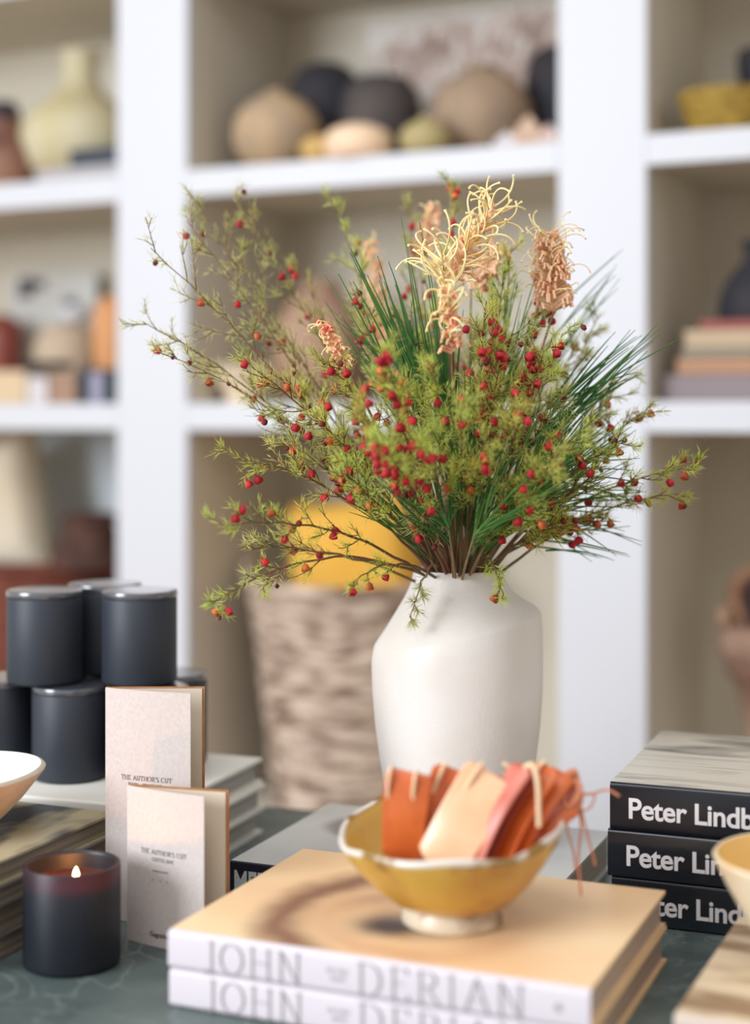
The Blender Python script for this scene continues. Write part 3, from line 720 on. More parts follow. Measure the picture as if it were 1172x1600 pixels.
# outer, individually recognisable branches
B = branch
B(W(236, 388, 1.60), .03, 9, 'longest reddish branch, reaching thin and bare-tipped to the upper left', twigs=17, tl=.075, fol=M_fol3, t0=.3, fmix=(.15, .2, .4, .25, .3), dens=.55)
B(W(300, 305, 1.70), .02, 6, 'left branch whose tip rises highest against the upper shelf', twigs=16, tl=.065, fol=M_fol3, t0=.42, fmix=(.2, .1, .4, .2, .3), dens=.55)
B(W(292, 345, 1.66), .02, 5, 'sparse left branch just below the highest left one', twigs=12, tl=.055, fol=M_fol3, t0=.45, fmix=(.2, .2, .5, .1, .3), dens=.55)
B(W(365, 312, 1.74), .02, 4, 'pale out-of-focus branch rising behind the upper left branches', twigs=10, tl=.05, fol=M_fol3, t0=.5, dens=.55)
B(W(222, 502, 1.62), .05, 7, 'branch pointing almost level to the far left post', twigs=15, tl=.055, fol=M_fol3, t0=.4, fmix=(.2, .2, .5, .2, .3), dens=.55)
B(W(252, 552, 1.58), .06, 6, 'branch drooping left just below the level one', twigs=12, tl=.045, fol=M_fol3, t0=.45, fmix=(.3, .1, .5, .1, .3), dens=.55)
B(W(392, 572, 1.50), .05, 9, 'short left branch with dark red bells beside the middle shelf', twigs=14, tl=.05, fmix=(.4, .1, .6, .2, .3))
B(W(372, 716, 1.48), .045, 10, 'left branch with red bells hanging just under the middle shelf', twigs=14, tl=.045)
B(W(345, 822, 1.42), .06, 8, 'blurred lime branch drooping left above the yellow cushion', twigs=12, tl=.045, fol=M_fol2, dens=.55)
B(W(332, 944, 1.46), .075, 6, 'lowest left branch arching down in front of the wicker basket', twigs=9, tl=.05, fol=M_fol2, t0=.55, fmix=(.1, .1, .5, .5, .2), dens=.55)
B(W(385, 858, 1.56), .03, 5, 'brown leafless-based branch reaching left across the yellow cushion', twigs=8, tl=.05, fol=M_fol3, t0=.5, fmix=(.1, .1, .6, .2, .3), dens=.55)
B(W(545, 915, 1.44), .05, 3, 'short drooping twig with orange bells over the cushion', twigs=6, tl=.03, fol=M_fol2, t0=.5, fmix=(.1, .1, .3, .6, .1))
B(W(522, 306, 1.74), .01, 7, 'upright branch with rusty bells crossing the upper shelf edge', twigs=11, tl=.05, fol=M_fol2, t0=.55, fmix=(.2, .2, .3, .5, .1))
B(W(460, 400, 1.76), .01, 5, 'soft-focus branch between the left fan and the upright needles', twigs=10, tl=.05, fol=M_fol3, t0=.5, dens=.55)
B(W(708, 286, 1.74), .0, 9, 'tallest branch, with red bells behind the cream spider flower', twigs=10, tl=.04, fol=M_fol, t0=.6, fmix=(.6, .2, .3, .2, .1))
B(W(640, 330, 1.80), .0, 6, 'blurred green branch standing behind the cream spider flower', twigs=12, tl=.045, fol=M_fol3, t0=.5, dens=.55)
B(W(800, 385, 1.66), .0, 4, 'bushy green branch left of the peach flower spike', twigs=16, tl=.04, fol=M_fol, t0=.5, dens=1.5)
B(W(938, 490, 1.72), .02, 2, 'feathery grey-green branch against the right white post', twigs=9, tl=.035, fol=M_fol3, t0=.7)
B(W(1085, 730, 1.58), .045, 8, 'longest right branch, with one red bell near its green tip', twigs=12, tl=.035, fol=M_fol2, t0=.5, fmix=(.5, .1, .4, .3, .1))
B(W(1062, 772, 1.60), .04, 5, 'right branch drooping just below the longest right one', twigs=11, tl=.035, fol=M_fol, t0=.5)
B(W(1012, 640, 1.62), .03, 8, 'right branch with bare forked tip crossing the shelf edge', twigs=13, tl=.04, fol=M_fol3, t0=.5, fmix=(.5, .2, .5, .3, .1))
B(W(980, 590, 1.66), .02, 9, 'right branch among the dark needles with deep red bells', twigs=12, tl=.045, fol=M_fol, t0=.45, fmix=(.5, .1, .5, .3, .1))
B(W(975, 690, 1.50), .035, 9, 'right front branch with lime needles and crimson bells', twigs=14, tl=.045, fol=M_fol2, t0=.4)
B(W(930, 820, 1.60), .04, 9, 'low right branch with a bright red cluster of bells', twigs=11, tl=.04, fol=M_fol, t0=.45, fmix=(.8, .2, .1, .2, 0))
B(W(640, 965, 1.555), .075, 0, 'tiny dark twig hanging over the left of the vase rim', twigs=5, tl=.022, fol=M_fol3, t0=.72, dens=.6, mt=M_stemg)
B(W(790, 935, 1.52), .085, 2, 'blurred lime sprig drooping over the right of the vase rim', twigs=7, tl=.025, fol=M_fol2, t0=.6, fmix=(0, 0, .3, .7, 0))
B(W(790, 430, 1.60), .0, 1, 'lime green bushy branch just left of the peach flower spike', twigs=16, tl=.04, fol=M_fol2, t0=.55, dens=1.6)
B(W(760, 470, 1.52), .0, 5, 'bushy branch below the large cream spider flower', twigs=14, tl=.04, fol=M_fol, t0=.5, dens=1.4)
B(W(880, 520, 1.56), .0, 2, 'yellow-green branch under the peach flower spike', twigs=14, tl=.04, fol=M_fol2, t0=.5, dens=1.4)
B(W(770, 520, 1.47), .0, 24, 'branch crowded with crimson bells right of the pale yellow spider flower', twigs=14, tl=.045, t0=.62, dens=.7, fmix=(.7, .4, .1, 0, 0))
B(W(850, 545, 1.50), .0, 22, 'branch crowded with crimson bells beneath the peach spike', twigs=14, tl=.045, t0=.6, dens=.7, fmix=(.7, .4, .1, 0, 0))
B(W(590, 560, 1.36), .0, 16, 'nearest branch with soft crimson bells at the left centre', twigs=11, tl=.04, t0=.65, dens=.9, fol=M_fol2, fmix=(.9, .3, .1, 0, 0))
B(W(590, 690, 1.34), .02, 12, 'nearest low branch with soft crimson bells left of centre', twigs=9, tl=.035, t0=.65, dens=.9, fol=M_fol2, fmix=(.9, .3, .1, 0, 0))
# inner mass
inner = [(560, 470, 1.62), (520, 560, 1.52), (600, 560, 1.42), (560, 640, 1.40), (500, 660, 1.50), (590, 700, 1.38), (640, 500, 1.60), (680, 580, 1.42),
 (620, 620, 1.50), (740, 520, 1.70), (770, 450, 1.70), (800, 520, 1.56), (840, 470, 1.64), (780, 580, 1.48), (850, 560, 1.58), (880, 620, 1.52), (820, 640, 1.42),
 (900, 680, 1.46), (860, 720, 1.40), (930, 740, 1.54), (720, 640, 1.40), (660, 680, 1.36), (540, 740, 1.46), (760, 690, 1.40), (900, 540, 1.70),
 (500, 520, 1.66), (470, 620, 1.60), (680, 440, 1.74), (820, 790, 1.46), (870, 820, 1.54), (650, 800, 1.50), (450, 690, 1.56), (940, 640, 1.62), (740, 600, 1.56), (640, 560, 1.70), (820, 560, 1.70)]
for (x, y, Y) in inner:
    front = Y < 1.47
    lab = 'bushy branch with crimson bells in the near side of the bouquet' if front else 'green needle-leaved branch filling the middle of the bouquet'
    B(W(x, y, Y), .02, 16 if (730 < x < 880 and y < 640) else (11 if (x < 680 and y < 720) else 5), lab, 'near bushy branches of the bouquet' if front else 'inner branches of the bouquet', fol=random.choice([M_fol2, M_fol]) if front else random.choice([M_fol, M_fol, M_fol3]), twigs=15, tl=.050, t0=.52, dens=1.15,
      fmix=(.6, .3, .15, .12, .05) if front else (.45, .2, .35, .15, .2))
# needle sprigs
spray((655, 560), [(548, 388), (560, 420), (574, 430), (590, 400), (592, 425), (607, 408), (618, 440), (637, 405), (586, 470), (552, 440), (640, 500), (600, 440), (566, 475), (612, 480)], 1.50, 'dark needle sprig standing upright left of the cream spider flower', r=.0014, extra=8, sp=14)
spray((655, 590), [(508, 470), (525, 500), (540, 520), (520, 540)], 1.55, 'dark needle sprig fanning left above the small pink spider flower', extra=4)
spray((856, 640), [(985, 515), (1003, 524), (1016, 521), (1030, 523), (1012, 548), (1006, 566), (1002, 580), (962, 518), (990, 540), (950, 540), (975, 560)], 1.60, 'dark needle sprig fanning up right across the white post', r=.0012, extra=14, sp=12)
spray((828, 520), [(974, 389), (960, 400), (964, 413), (955, 423), (962, 430), (966, 450), (945, 463)], 1.72, 'grey-green needle sprig pointing right behind the peach spike', mt=M_pine, extra=2, sp=8)
spray((850, 800), [(970, 815), (985, 822), (1003, 846), (1003, 853), (985, 870), (950, 800), (958, 812), (975, 835), (940, 872), (960, 876), (925, 878)], 1.62, 'lowest dark needle sprig sweeping right above the vase shoulder', extra=8, sp=8)
spray((846, 728), [(1030, 778), (1008, 790), (1010, 768), (990, 735), (980, 695), (1000, 716), (985, 660)], 1.60, 'dark needle sprig spreading level to the right', extra=12, sp=14)
spray((640, 830), [(533, 768), (545, 800), (560, 745), (575, 760), (590, 740), (566, 790)], 1.56, 'dark needle sprig fanning low left above the yellow cushion', extra=8, sp=12)
spray((700, 680), [(640, 480), (660, 500), (680, 520), (700, 470), (720, 500), (690, 450), (655, 345)], 1.58, 'tall dark needle sprig rising through the centre of the bouquet', extra=22, sp=24)
spray((770, 640), [(790, 460), (810, 440), (830, 470), (770, 480), (760, 500), (840, 520)], 1.62, 'needle sprig rising below the peach flower spike', mt=M_pine2, extra=16, sp=22)
spray((740, 780), [(640, 640), (680, 600), (740, 600), (800, 620), (840, 660), (880, 700), (700, 640)], 1.50, 'broad dark needle sprig at the heart of the bouquet above the neck', extra=34, sp=28, dY=.08)
spray((790, 800), [(900, 700), (930, 720), (950, 760), (930, 790), (890, 760), (860, 700)], 1.58, 'mid-green needle sprig leaning right above the vase neck', mt=M_pine2, extra=26, sp=22, dY=.06)
spray((680, 800), [(600, 680), (560, 700), (620, 700), (580, 730), (640, 650)], 1.58, 'dark needle sprig leaning left above the vase neck', extra=22, sp=22, dY=.06)
spray((780, 820), [(880, 640), (910, 660), (930, 690), (940, 640), (900, 600), (960, 670)], 1.50, 'thick green needle sprig fanning to the right front of the bouquet', extra=26, sp=20, dY=.05)
spray((700, 820), [(640, 720), (600, 760), (660, 700), (700, 690), (720, 700), (620, 780)], 1.47, 'dark needle sprig at the near lower left of the bouquet', extra=24, sp=18, dY=.05)
spray((745, 830), [(760, 700), (800, 690), (840, 720), (870, 740), (820, 760), (880, 780)], 1.46, 'mid-green needle sprig at the near lower right of the bouquet', mt=M_pine2, extra=30, sp=20, dY=.05)
spray((720, 760), [(700, 560), (740, 540), (770, 570), (720, 600), (680, 560)], 1.56, 'dark needle sprig standing upright beneath the pale yellow spider flower', extra=24, sp=20, dY=.05)
# spider flowers
spider((700, 440), (772, 322), 1.55, 1.55, 'large cream spider flower head at the top of the bouquet', 56, .047, M_cream, M_peach, 60, .015, tw=.0011, curl=1.0)
spider((700, 480), (690, 400), 1.53, 1.52, 'cream spider flower with long styles curling left of the large one', 26, .052, M_cream, M_cream, 16, .010, tw=.0011, curl=.9)
spider((866, 486), (856, 366), 1.60, 1.60, 'peach flower spike standing at the upper right of the bouquet', 44, .044, M_cream, M_peach, 240, .020, tw=.0007, curl=1.1, perl=.015)
spider((706, 552), (700, 452), 1.46, 1.44, 'soft pale yellow spider flower hanging below the cream one', 34, .028, M_cream, M_pinkf, 46, .012, tw=.0011, curl=1.5)
spider((545, 580), (506, 508), 1.54, 1.53, 'small pink and cream spider flower on the left side', 30, .020, M_cream, M_pinkf, 60, .010, tw=.0007, curl=1.6, perl=.009)
spider((598, 540), (578, 378), 1.84, 1.84, 'blurred peach flower spike behind the upright needles', 20, .022, M_cream, M_peach, 110, .016)
spider((655, 410), (680, 322), 1.80, 1.80, 'blurred peach flower behind the large cream spider head', 16, .022, M_cream, M_peach, 70, .014)
spider((736, 452), (778, 392), 1.66, 1.66, 'apricot flower head tucked under the large cream one', 20, .024, M_pinkf, M_peach, 70, .014)

# ------------------------------------------------------------------ things on the bookcase shelves
def on(px, d, zshelf): s_ = s_at(px, d); return SD(s_, d, zshelf+.0005)
def sz(pxw, px, d): return pxw/F*depth_at(px, d)
ZU, ZM, ZB = 1.72, 1.26, .455
def pot(name, label, cat, px, d, z, prof, material, k=None, part='body', rot=0):
    """prof in photo pixels (radius, height) scaled to metres at the pot's distance"""
    p = on(px, d, z); q = sz(1, px, d); o = thing(name, label, cat, p, rot)
    lathe_part(part, [(r*q, h*q) for r, h in prof], material, o, 48); return o
def ball(R_, flat=.9, lip=.3, base=.35):
    pr = [(0, 0), (R_*base, 0)]
    a0 = math.acos(min(1, base)); a1 = math.acos(lip)
    for i in range(13):
        a = -a0+(a0+a1)*i/12; pr.append((R_*math.cos(a), R_*flat*(math.sin(a)+math.sin(a0))))
    t = pr[-1][1]; pr += [(R_*lip*1.1, t+R_*.08), (R_*lip*.9, t+R_*.08), (R_*lip*.85, t-R_*.1), (R_*.7, R_*flat), (0, R_*.2)]
    return pr
def box_thing(name, label, cat, px0, px1, d, z, hpx, material, dep=.12, group=None, bev=.003):
    pc = (px0+px1)/2; q = sz(1, pc, d); wd = s_at(px1, d)-s_at(px0, d); o = MB(); o.box((-wd/2, 0, 0), (wd/2, dep, hpx*q))
    ob = o.build(name, material, bevel=bev, loc=SD((s_at(px0, d)+s_at(px1, d))/2, d, z+.0005), rotz=-TH)
    return tag(ob, label, cat, group)
def lying(name, label, px0, px1, d, z, hpx, cov, pg, dep=.2, group=None):
    pc = (px0+px1)/2; q = sz(1, pc, d); wd = s_at(px1, d)-s_at(px0, d)
    return book(name, label, SD(s_at(px0, d), d, z+.0005), -math.degrees(TH), wd, dep, hpx*q, cov, cov, pg, group), hpx*q
# upper shelf, middle bay
M_clay = mat('sandy_clay', (186, 158, 124), .8, .2, c2=(160, 140, 118), scale=14)
M_dk = mat('charcoal_clay', (44, 46, 54), .7, .3, c2=(58, 52, 54), scale=10); M_dk2 = mat('grey_brown_clay', (84, 76, 72), .7, .3, c2=(56, 54, 60), scale=10)
M_taup = mat('taupe_clay', (166, 142, 118), .8, .2, c2=(146, 126, 108), scale=12)
pot('round_pot', 'round sandy clay pot at the left of the upper middle shelf', 'pot', 433, .12, ZU, ball(70, .92, .25), M_clay)
pot('round_pot', 'tall charcoal round pot behind the sandy one on the upper shelf', 'pot', 508, .30, ZU, [(0,0),(30,0),(56,35),(66,80),(68,115),(60,150),(44,176),(30,186),(26,186),(26,176),(0,60)], M_dk)
pot('round_pot', 'grey-brown round pot right of the charcoal one on the upper shelf', 'pot', 594, .24, ZU, [(0,0),(34,0),(56,34),(64,70),(66,104),(60,132),(44,150),(32,154),(30,148),(0,60)], M_dk2)
pot('lidded_dish', 'pale peach dish in front of the dark pots on the upper shelf', 'dish', 560, .04, ZU, [(0,0),(44,0),(50,6),(54,24),(52,36),(44,46),(24,54),(0,57)], mat('pale_peach_clay', (236, 204, 172), .5))
pot('small_gourd', 'small mustard gourd left of the pale peach dish', 'gourd', 500, .06, ZU, [(0,0),(18,0),(30,14),(32,28),(24,40),(8,46),(0,47)], mat('mustard_gourd', (196, 160, 96), .6))
pot('small_gourd', 'small olive gourd right of the pale peach dish', 'gourd', 664, .06, ZU, [(0,0),(24,0),(38,16),(41,32),(32,46),(14,56),(6,64),(0,66)], mat('olive_gourd', (172, 156, 108), .6))
pot('round_pot', 'large taupe round pot in the right half of the upper shelf', 'pot', 752, .2, ZU, ball(80, .98, .3), M_taup)
pot('dark_jar', 'blue-black jar beside the right post on the upper shelf', 'jar', 874, .32, ZU, [(0,0),(30,0),(50,40),(56,100),(54,140),(46,176),(30,190),(26,190),(24,180),(0,60)], M_dk)
for k, (px, r_, h_, c_, lab) in enumerate(((792, 20, 28, (222, 218, 222), 'small white shell in front of the large taupe pot'), (826, 24, 52, (210, 180, 156), 'pinkish pointed shell between the taupe pot and right post'), (858, 20, 34, (222, 198, 190), 'pale pink shell nearest the right post'))):
    p = on(px, .04, ZU); q = sz(1, px, .04); o = MB()
    o.lathe([(0, 0), (r_*.7*q, 0), (r_*q, h_*.3*q), (r_*.8*q, h_*.5*q), (r_*.55*q, h_*.7*q), (r_*.3*q, h_*.85*q), (0, h_*q)], 24, lambda p_, a, r, z, kk: (p_[0]*(1+.15*math.sin(5*a)), p_[1]*(1+.15*math.sin(5*a)), z))
    tag(o.build('seashell', mat('shell', c_, .4), loc=p), lab, 'shell')
# coral print leaning on the back
art = thing('coral_print', 'pale print of pink coral branches leaning behind the pots', 'picture', SD((s_at(575, .40)+s_at(872, .40))/2, .40, ZU+.0005), -TH)
wd = s_at(875, .40)-s_at(575, .40); m = MB(); m.box((-wd/2, 0, 0), (wd/2, .006, .36)); m.build('sheet', mat('pale_print_paper', (216, 210, 204), .7), art, smooth=False)
M_coral = mat('coral_ink', (204, 178, 166), .7)
cm = MB(); random.seed(5)
def grow(x, z, a, l, w_, dep):
    if dep == 0 or abs(x) > wd/2-.01 or z > .35: return
    x2 = x+math.cos(a)*l; z2 = z+math.sin(a)*l
    x2 = max(-wd/2+.004, min(wd/2-.004, x2)); z2 = min(.355, z2)
    cm.tube([(x, -.001, z), (x2, -.001, z2)], w_, w_*.8, 4)
    for k in range(2 if random.random() < .75 else 1): grow(x2, z2, a*.5+PI*.25*.5+PI*.125+random.uniform(-1.0, 1.0), l*.92, w_*.88, dep-1)
for x0 in (-.15, -.05, .05, .15): grow(x0, .01, PI/2+random.uniform(-.2, .2), .06, .0055, 8)
for i, v in enumerate(cm.v): cm.v[i] = (v[0], -.0012 if v[1] < -.001 else -.0002, v[2])
cm.build('coral_drawing', M_coral, art, smooth=False)
# upper shelf, left bay
pot('bottle_vase', 'olive-yellow long-necked gourd vase on the upper left shelf', 'vase', 126, .2, ZU+.022, [(0,0),(60,0),(88,24),(97,58),(94,86),(76,112),(48,132),(32,148),(27,170),(28,196),(32,206),(28,206),(22,190),(0,100)], mat('olive_yellow_clay', (190, 178, 138), .7, .2, c2=(204, 196, 168), scale=8))
b1, h1 = lying('flat_book', 'pale grey book lying on the upper left shelf', 56, 190, .03, ZU, 22, mat('pale_grey_cloth', (170, 166, 168), .7), M_page, .14)
box_thing('dark_box', 'small blue-black box on the pale grey book, upper left shelf', 'box', 108, 186, .045, ZU+h1, 30, mat('blue_black_lacquer', (34, 40, 56), .5), .08)
o = pot('carved_figure', 'dark brown carved wooden figure at the upper left edge', 'figurine', 6, .1, ZU, [(0,0),(44,0),(52,20),(54,50),(46,72),(34,84),(30,100),(34,112),(0,112)], mat('dark_wood', (92, 56, 44), .5, .4, c2=(150, 108, 88), scale=7))
q = sz(1, 6, .1); lathe_part('dark_cap', [(0, 110*q), (24*q, 112*q), (26*q, 126*q), (18*q, 140*q), (0, 144*q)], M_dk, o, 32)
pot('tan_cup', 'small tan cup between the carved figure and dark box', 'cup', 84, .12, ZU+.022, [(0,0),(20,0),(24,20),(26,40),(22,40),(18,8),(0,6)], mat('tan_clay', (178, 134, 84), .7))
# upper shelf, right bay
M_bask = mat('yellow_wicker', (176, 146, 62), .7, .3, c2=(120, 92, 42), scale=40, stretch=(1, 1, 3), bump=.6, bscale=90)
pot('yellow_basket', 'yellow-green woven basket bowl on the upper right shelf', 'basket', 1140, .1, ZU, [(0,0),(52,0),(60,8),(68,28),(76,50),(82,64),(79,68),(72,60),(50,8),(0,6)], M_bask, part='weave')
pot('dark_tray', 'blue-black stacked dishes behind the yellow basket', 'dish', 1190, .27, ZU, [(0,0),(50,0),(50,66),(64,72),(66,92),(30,94),(30,104),(36,118),(38,150),(32,160),(0,160)], M_dk)
# middle shelf, right bay
z = ZM; M_b1 = mat('grey_violet_cloth', (140, 128, 132), .8); M_b2 = mat('terracotta_cover', (176, 134, 104), .7); M_b3 = mat('oatmeal_cover', (186, 164, 136), .7); M_b4 = mat('faded_red_cover', (150, 74, 68), .6)
for (x0, hp, mt, lab) in ((1036, 42, M_b1, 'grey-violet book at the bottom of the right shelf stack'), (1058, 26, M_b2, 'terracotta book second from the bottom of the right shelf stack'),
                         (1066, 14, M_gc2, 'thin olive-grey book in the middle of the right shelf stack'), (1070, 30, M_b3, 'thick oatmeal book near the top of the right shelf stack'), (1094, 14, M_b4, 'faded red book topping the right shelf stack')):
    b_, h_ = lying('flat_book', lab, x0, 1290, .06, z, hp, mt, M_page, .22, 'books lying on the middle right shelf'); z += h_+.0005
pot('dark_vase', 'navy-black shouldered vase standing on the right shelf stack', 'vase', 1192, .15, z, [(0,0),(66,0),(70,10),(66,40),(56,64),(40,84),(30,94),(28,116),(34,126),(28,126),(20,100),(0,40)], M_dk)
# middle shelf, middle bay (seen through the flowers)
pot('brown_jug', 'brown clay jug behind the flowers on the middle shelf', 'jug', 500, .2, ZM, [(0,0),(48,0),(66,30),(76,80),(72,120),(56,152),(34,170),(30,190),(26,190),(24,170),(0,60)], mat('brown_clay', (172, 140, 120), .7, .2, c2=(150, 116, 96), scale=8))
pot('cream_dish', 'cream footed dish behind the flowers at the left of the middle shelf', 'dish', 384, .12, ZM, [(0,0),(34,0),(30,12),(46,34),(60,58),(56,60),(38,32),(0,20)], mat('cream_clay', (222, 202, 178), .6))
pot('tan_pot', 'tan pot far left behind the reaching branches', 'pot', 345, .28, ZM, [(0,0),(22,0),(32,24),(32,56),(22,76),(16,80),(12,76),(0,40)], mat('tan_stone', (176, 150, 122), .7))
pot('pale_bowl', 'pale bowl behind the flowers near the right post', 'bowl', 800, .2, ZM, [(0,0),(34,0),(52,30),(66,62),(62,64),(40,26),(0,12)], mat('pale_bowl_clay', (214, 194, 166), .6))
pot('brown_pot', 'dusky brown pot hidden behind the centre of the bouquet', 'pot', 650, .24, ZM, ball(62, 1.0, .35), M_dk2)
# middle shelf, left bay
x0 = 0
for (x0, x1, hp, c_, lab) in ((-40, 40, 52, (206, 182, 148), 'beige box at the left edge of the middle left shelf'), (42, 74, 44, (206, 198, 200), 'small white box right of the beige one'), (77, 118, 46, (158, 126, 104), 'small tan box in the row on the middle left shelf'),
                             (121, 137, 54, (34, 44, 58), 'narrow navy box in the row on the middle left shelf'), (139, 160, 50, (150, 148, 168), 'lavender-grey box in the row near the post'), (162, 188, 54, (32, 44, 54), 'dark green-black box beside the left post')):
    box_thing('small_box', lab, 'box', x0, x1, .05, ZM, hp, mat('box_card', c_, .7), .1, 'row of small boxes on the middle left shelf')
p = on(90, .07, ZM); q = sz(1, 90, .07)
o = MB(); o.lathe([(0, 0), (30*q, 0), (36*q, 4*q), (38*q, 12*q), (34*q, 12*q), (30*q, 6*q), (0, 6*q)], 32); tag(o.build('dark_saucer', M_dk, loc=p+Vector((-.02, 0, 54*q))), 'dark saucer resting on the row of small boxes', 'saucer')
pot('beige_pot', 'beige round pot behind the small boxes on the middle left shelf', 'pot', 108, .26, ZM, [(0,0),(40,0),(52,40),(56,84),(48,110),(36,122),(30,124),(26,118),(0,60)], mat('beige_clay', (190, 170, 146), .7))
p = on(128, .24, ZM+124*sz(1, 108, .26)); q = sz(1, 128, .24)
o = MB(); o.lathe([(0, 0), (10*q, 0), (22*q, 8*q), (27*q, 26*q), (24*q, 27*q), (16*q, 8*q), (0, 4*q)], 32); tag(o.build('white_bowl', M_white, loc=p+Vector((-.015, .01, 0))), 'small white bowl on top of the beige round pot', 'bowl')
pot('orange_vase', 'orange vase beside the left post on the middle left shelf', 'vase', 178, .2, ZM, [(0,0),(22,0),(30,50),(34,100),(32,140),(24,160),(14,168),(10,160),(0,80)], mat('orange_clay', (212, 150, 96), .6))
pot('red_jar', 'dark red jar at the left edge of the middle left shelf', 'jar', 2, .3, ZM, [(0,0),(24,0),(30,60),(34,110),(28,130),(12,140),(0,142)], mat('dark_red_glaze', (132, 62, 48), .5))
pr = thing('photo_print', 'pale photo print with dark patches leaning in the left bay', 'picture', SD(s_at(82, .38), .38, ZM+.0005), -TH)
wd2 = s_at(150, .38)-s_at(14, .38); m = MB(); m.box((-wd2/2, 0, 0), (wd2/2, .005, .31)); m.build('sheet', mat('photo_paper', (192, 190, 184), .6, .3, c2=(206, 206, 202), scale=5), pr, smooth=False)
M_dp = mat('dark_print', (66, 58, 64), .6)
for a_, b_, c_, d_ in ((-.098, .255, -.055, .302), (-.0548, .275, -.02, .297), (.035, .19, .07, .25)):
    m = MB(); m.box((a_, -.001, b_), (c_, 0, d_)); m.build('dark_patch', M_dp, pr, smooth=False)
# bottom, left bay
M_redw = mat('red_brown_wicker', (128, 74, 58), .8, .2, c2=(92, 50, 42), scale=30, stretch=(1, 1, 3), bump=.6, bscale=60)
def basket(name, label, px, d, z, rt_, rb_, hpx, mt, rows=22, n=96, wob_=.012):
    p = on(px, d, z); q = sz(1, px, d); o = thing(name, label, 'basket', p, -TH)
    prof = []; K = rows*4
    for i in range(K+1):
        t = i/K; prof.append(((rb_+(rt_-rb_)*t)*q, hpx*q*t))
    prof = [(0, 0)]+prof+[((rt_-6)*q, hpx*q), ((rb_-6)*q, 4*q*3), (0, 4*q*3)]
    def fn(p_, a, r, zz, k):
        if 1 <= k <= K+1:
            row = (k-1)//4; ph = (k-1) % 4
            f = 1+wob_*(math.sin(a*12+row*PI)*.8+.9*math.sin(ph*PI/4)+.5*math.sin(a*3+row*.7))
            return (p_[0]*f, p_[1]*f, zz+.0015*math.sin(a*5+row))
        return p_
    lathe_part('weave', prof, mt, o, n, fn)
    m = MB(); R_ = rt_*q; m.tube([(R_*1.01*math.cos(2*PI*i/48), R_*1.01*math.sin(2*PI*i/48), hpx*q) for i in range(49)], .012, n=8, cap=False); m.build('rim', mt, o)
    return o, q
basket('red_basket', 'red-brown woven basket standing low behind the black candles', 72, .215, ZB, 128, 110, 320, M_redw)
M_lin = mat('cream_linen', (220, 208, 188), .9, .1, c2=(206, 192, 168), scale=6, bump=.5, bscale=40)
def pillow(name, label, center, wx, hz, ty, material, rx, ry, rz, pw=.5):
    m = MB(); n = 24; vs = []; fs = []
    for sgn in (1, -1):
        for i in range(n+1):
            for j in range(n+1):
                u = -1+2*i/n; v = -1+2*j/n
                t = (max(0, 1-u**4)*max(0, 1-v**4))**pw
                k = 1-.06*(1-abs(u))*0
                x = u*wx/2*(1-.08*(1-v*v)*0-.05*(abs(v)**2)*0); vs.append((u*wx/2*(.93+.07*v*v), sgn*t*ty/2, v*hz/2*(.93+.07*u*u)))
    N1 = (n+1)*(n+1)
    for i in range(n):
        for j in range(n):
            a = i*(n+1)+j; b_ = a+n+1
            fs.append((a, b_, b_+1, a+1)); fs.append((N1+a, N1+a+1, N1+b_+1, N1+b_))
    m.add(vs, fs); o = m.build(name, material, ang=80); o.location = center; o.rotation_euler = (rx, ry, rz); return tag(o, label, 'cushion')
q = sz(1, 30, .2)
pc = on(10, .2, 0); pc.z = CAMZ-(795-650)*q
pillow('cushion', 'cream linen cushion leaning in the lower left bay', pc, .20, .33, .14, M_lin, -.1, math.radians(-14), -TH)
basket('brown_basket', 'small upturned dark brown basket above the red basket', 140, .14, ZB+321*sz(1, 72, .215)+.0, 36, 62, 74, mat('dark_brown_wicker', (92, 66, 56), .8, .2, c2=(66, 46, 42), scale=30, bump=.5), rows=8)
box_thing('blue_grey_reflection', 'pale blue-grey panel standing in for a reflection at the back of the lower left bay', 'box', 60, 210, .395, ZB, 545, mat('painted_reflection', (206, 214, 220), .7), .03)  # thin panel added; its pale colour stands in for a bluish reflection
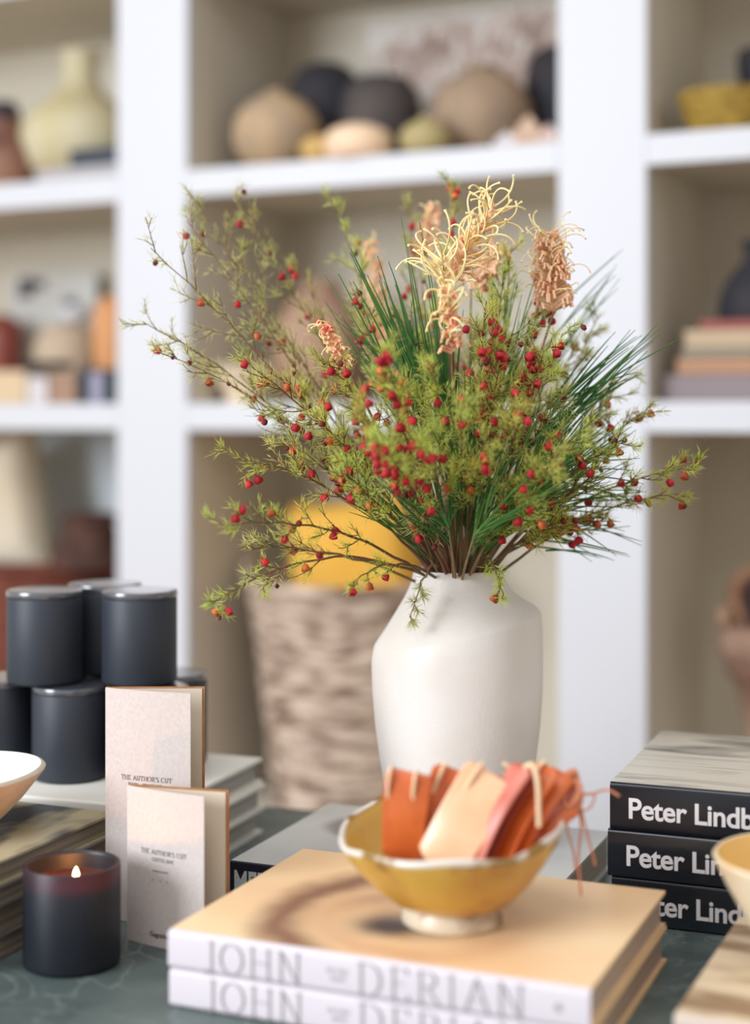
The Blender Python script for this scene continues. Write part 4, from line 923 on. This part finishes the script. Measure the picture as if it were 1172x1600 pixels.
# bottom, middle bay
def wick():
    return mat('grey_brown_wicker', (216, 196, 178), .8, .2, c2=(112, 86, 70), scale=12, detail=4, stretch=(1.3, 1.3, 5), lo=.40, hi=.64, bump=.5, bscale=50)
bo, q = basket('wicker_basket', 'tall grey-brown wicker basket behind the vase', 548, .2, ZB, 158, 116, 345, wick(), rows=26, wob_=.018)
m = MB(); R_ = 158*q
m.tube([(-R_*1.0, -.05, 338*q), (-R_*1.08, -.04, 365*q), (-R_*1.10, 0, 374*q), (-R_*1.08, .04, 365*q), (-R_*1.0, .05, 338*q)], .009, n=8); m.build('handle', wick(), bo)
pc = on(560, .2, 0); q = sz(1, 560, .2); pc.z = CAMZ-(905-650)*q
pillow('cushion', 'golden yellow cushion stuffed in the tall wicker basket', pc, .29, .34, .17, mat('golden_linen', (232, 182, 84), .85, .2, c2=(222, 168, 70), scale=5), -.12, math.radians(-8), -TH, .42)
# bottom, right bay
fg = pot('wooden_sculpture', 'weathered carved wooden sculpture at the lower right edge', 'sculpture', 1196, .2, ZB, [(0,0),(60,0),(62,16),(30,26),(26,110),(28,180),(36,225),(46,262),(54,270),(62,280),(60,296),(70,304),(74,330),(66,346),(58,350),(40,352),(0,352)], mat('weathered_wood', (172, 142, 124), .7, .3, c2=(120, 88, 72), scale=7, bump=.4, bscale=20))
q = sz(1, 1196, .2); m = MB(); m.tube([(46*q*math.cos(2*PI*i/32), 0, (392+44*math.sin(2*PI*i/32))*q) for i in range(33)], 14*q, n=12, cap=False)
rg = m.build('carved_ring', mat('ring_wood', (180, 142, 112), .6, .3, c2=(120, 80, 56), scale=8), fg); rg.rotation_euler = (0, 0, -.4)
lathe_part('hole_shade', [(0, 350*q), (30*q, 352*q), (36*q, 392*q), (28*q, 428*q), (0, 434*q)], mat('painted_hole_shade', (44, 28, 30), .6), fg, 24)  # dark solid inside the ring, standing in for the shaded hole
lathe_part('side_knob', [(0, 0), (8*q, 2*q), (14*q, 18*q), (10*q, 34*q), (0, 40*q)], mat('knob_wood', (160, 128, 104), .6), fg, 20, loc=(-64*q, 0, 345*q))
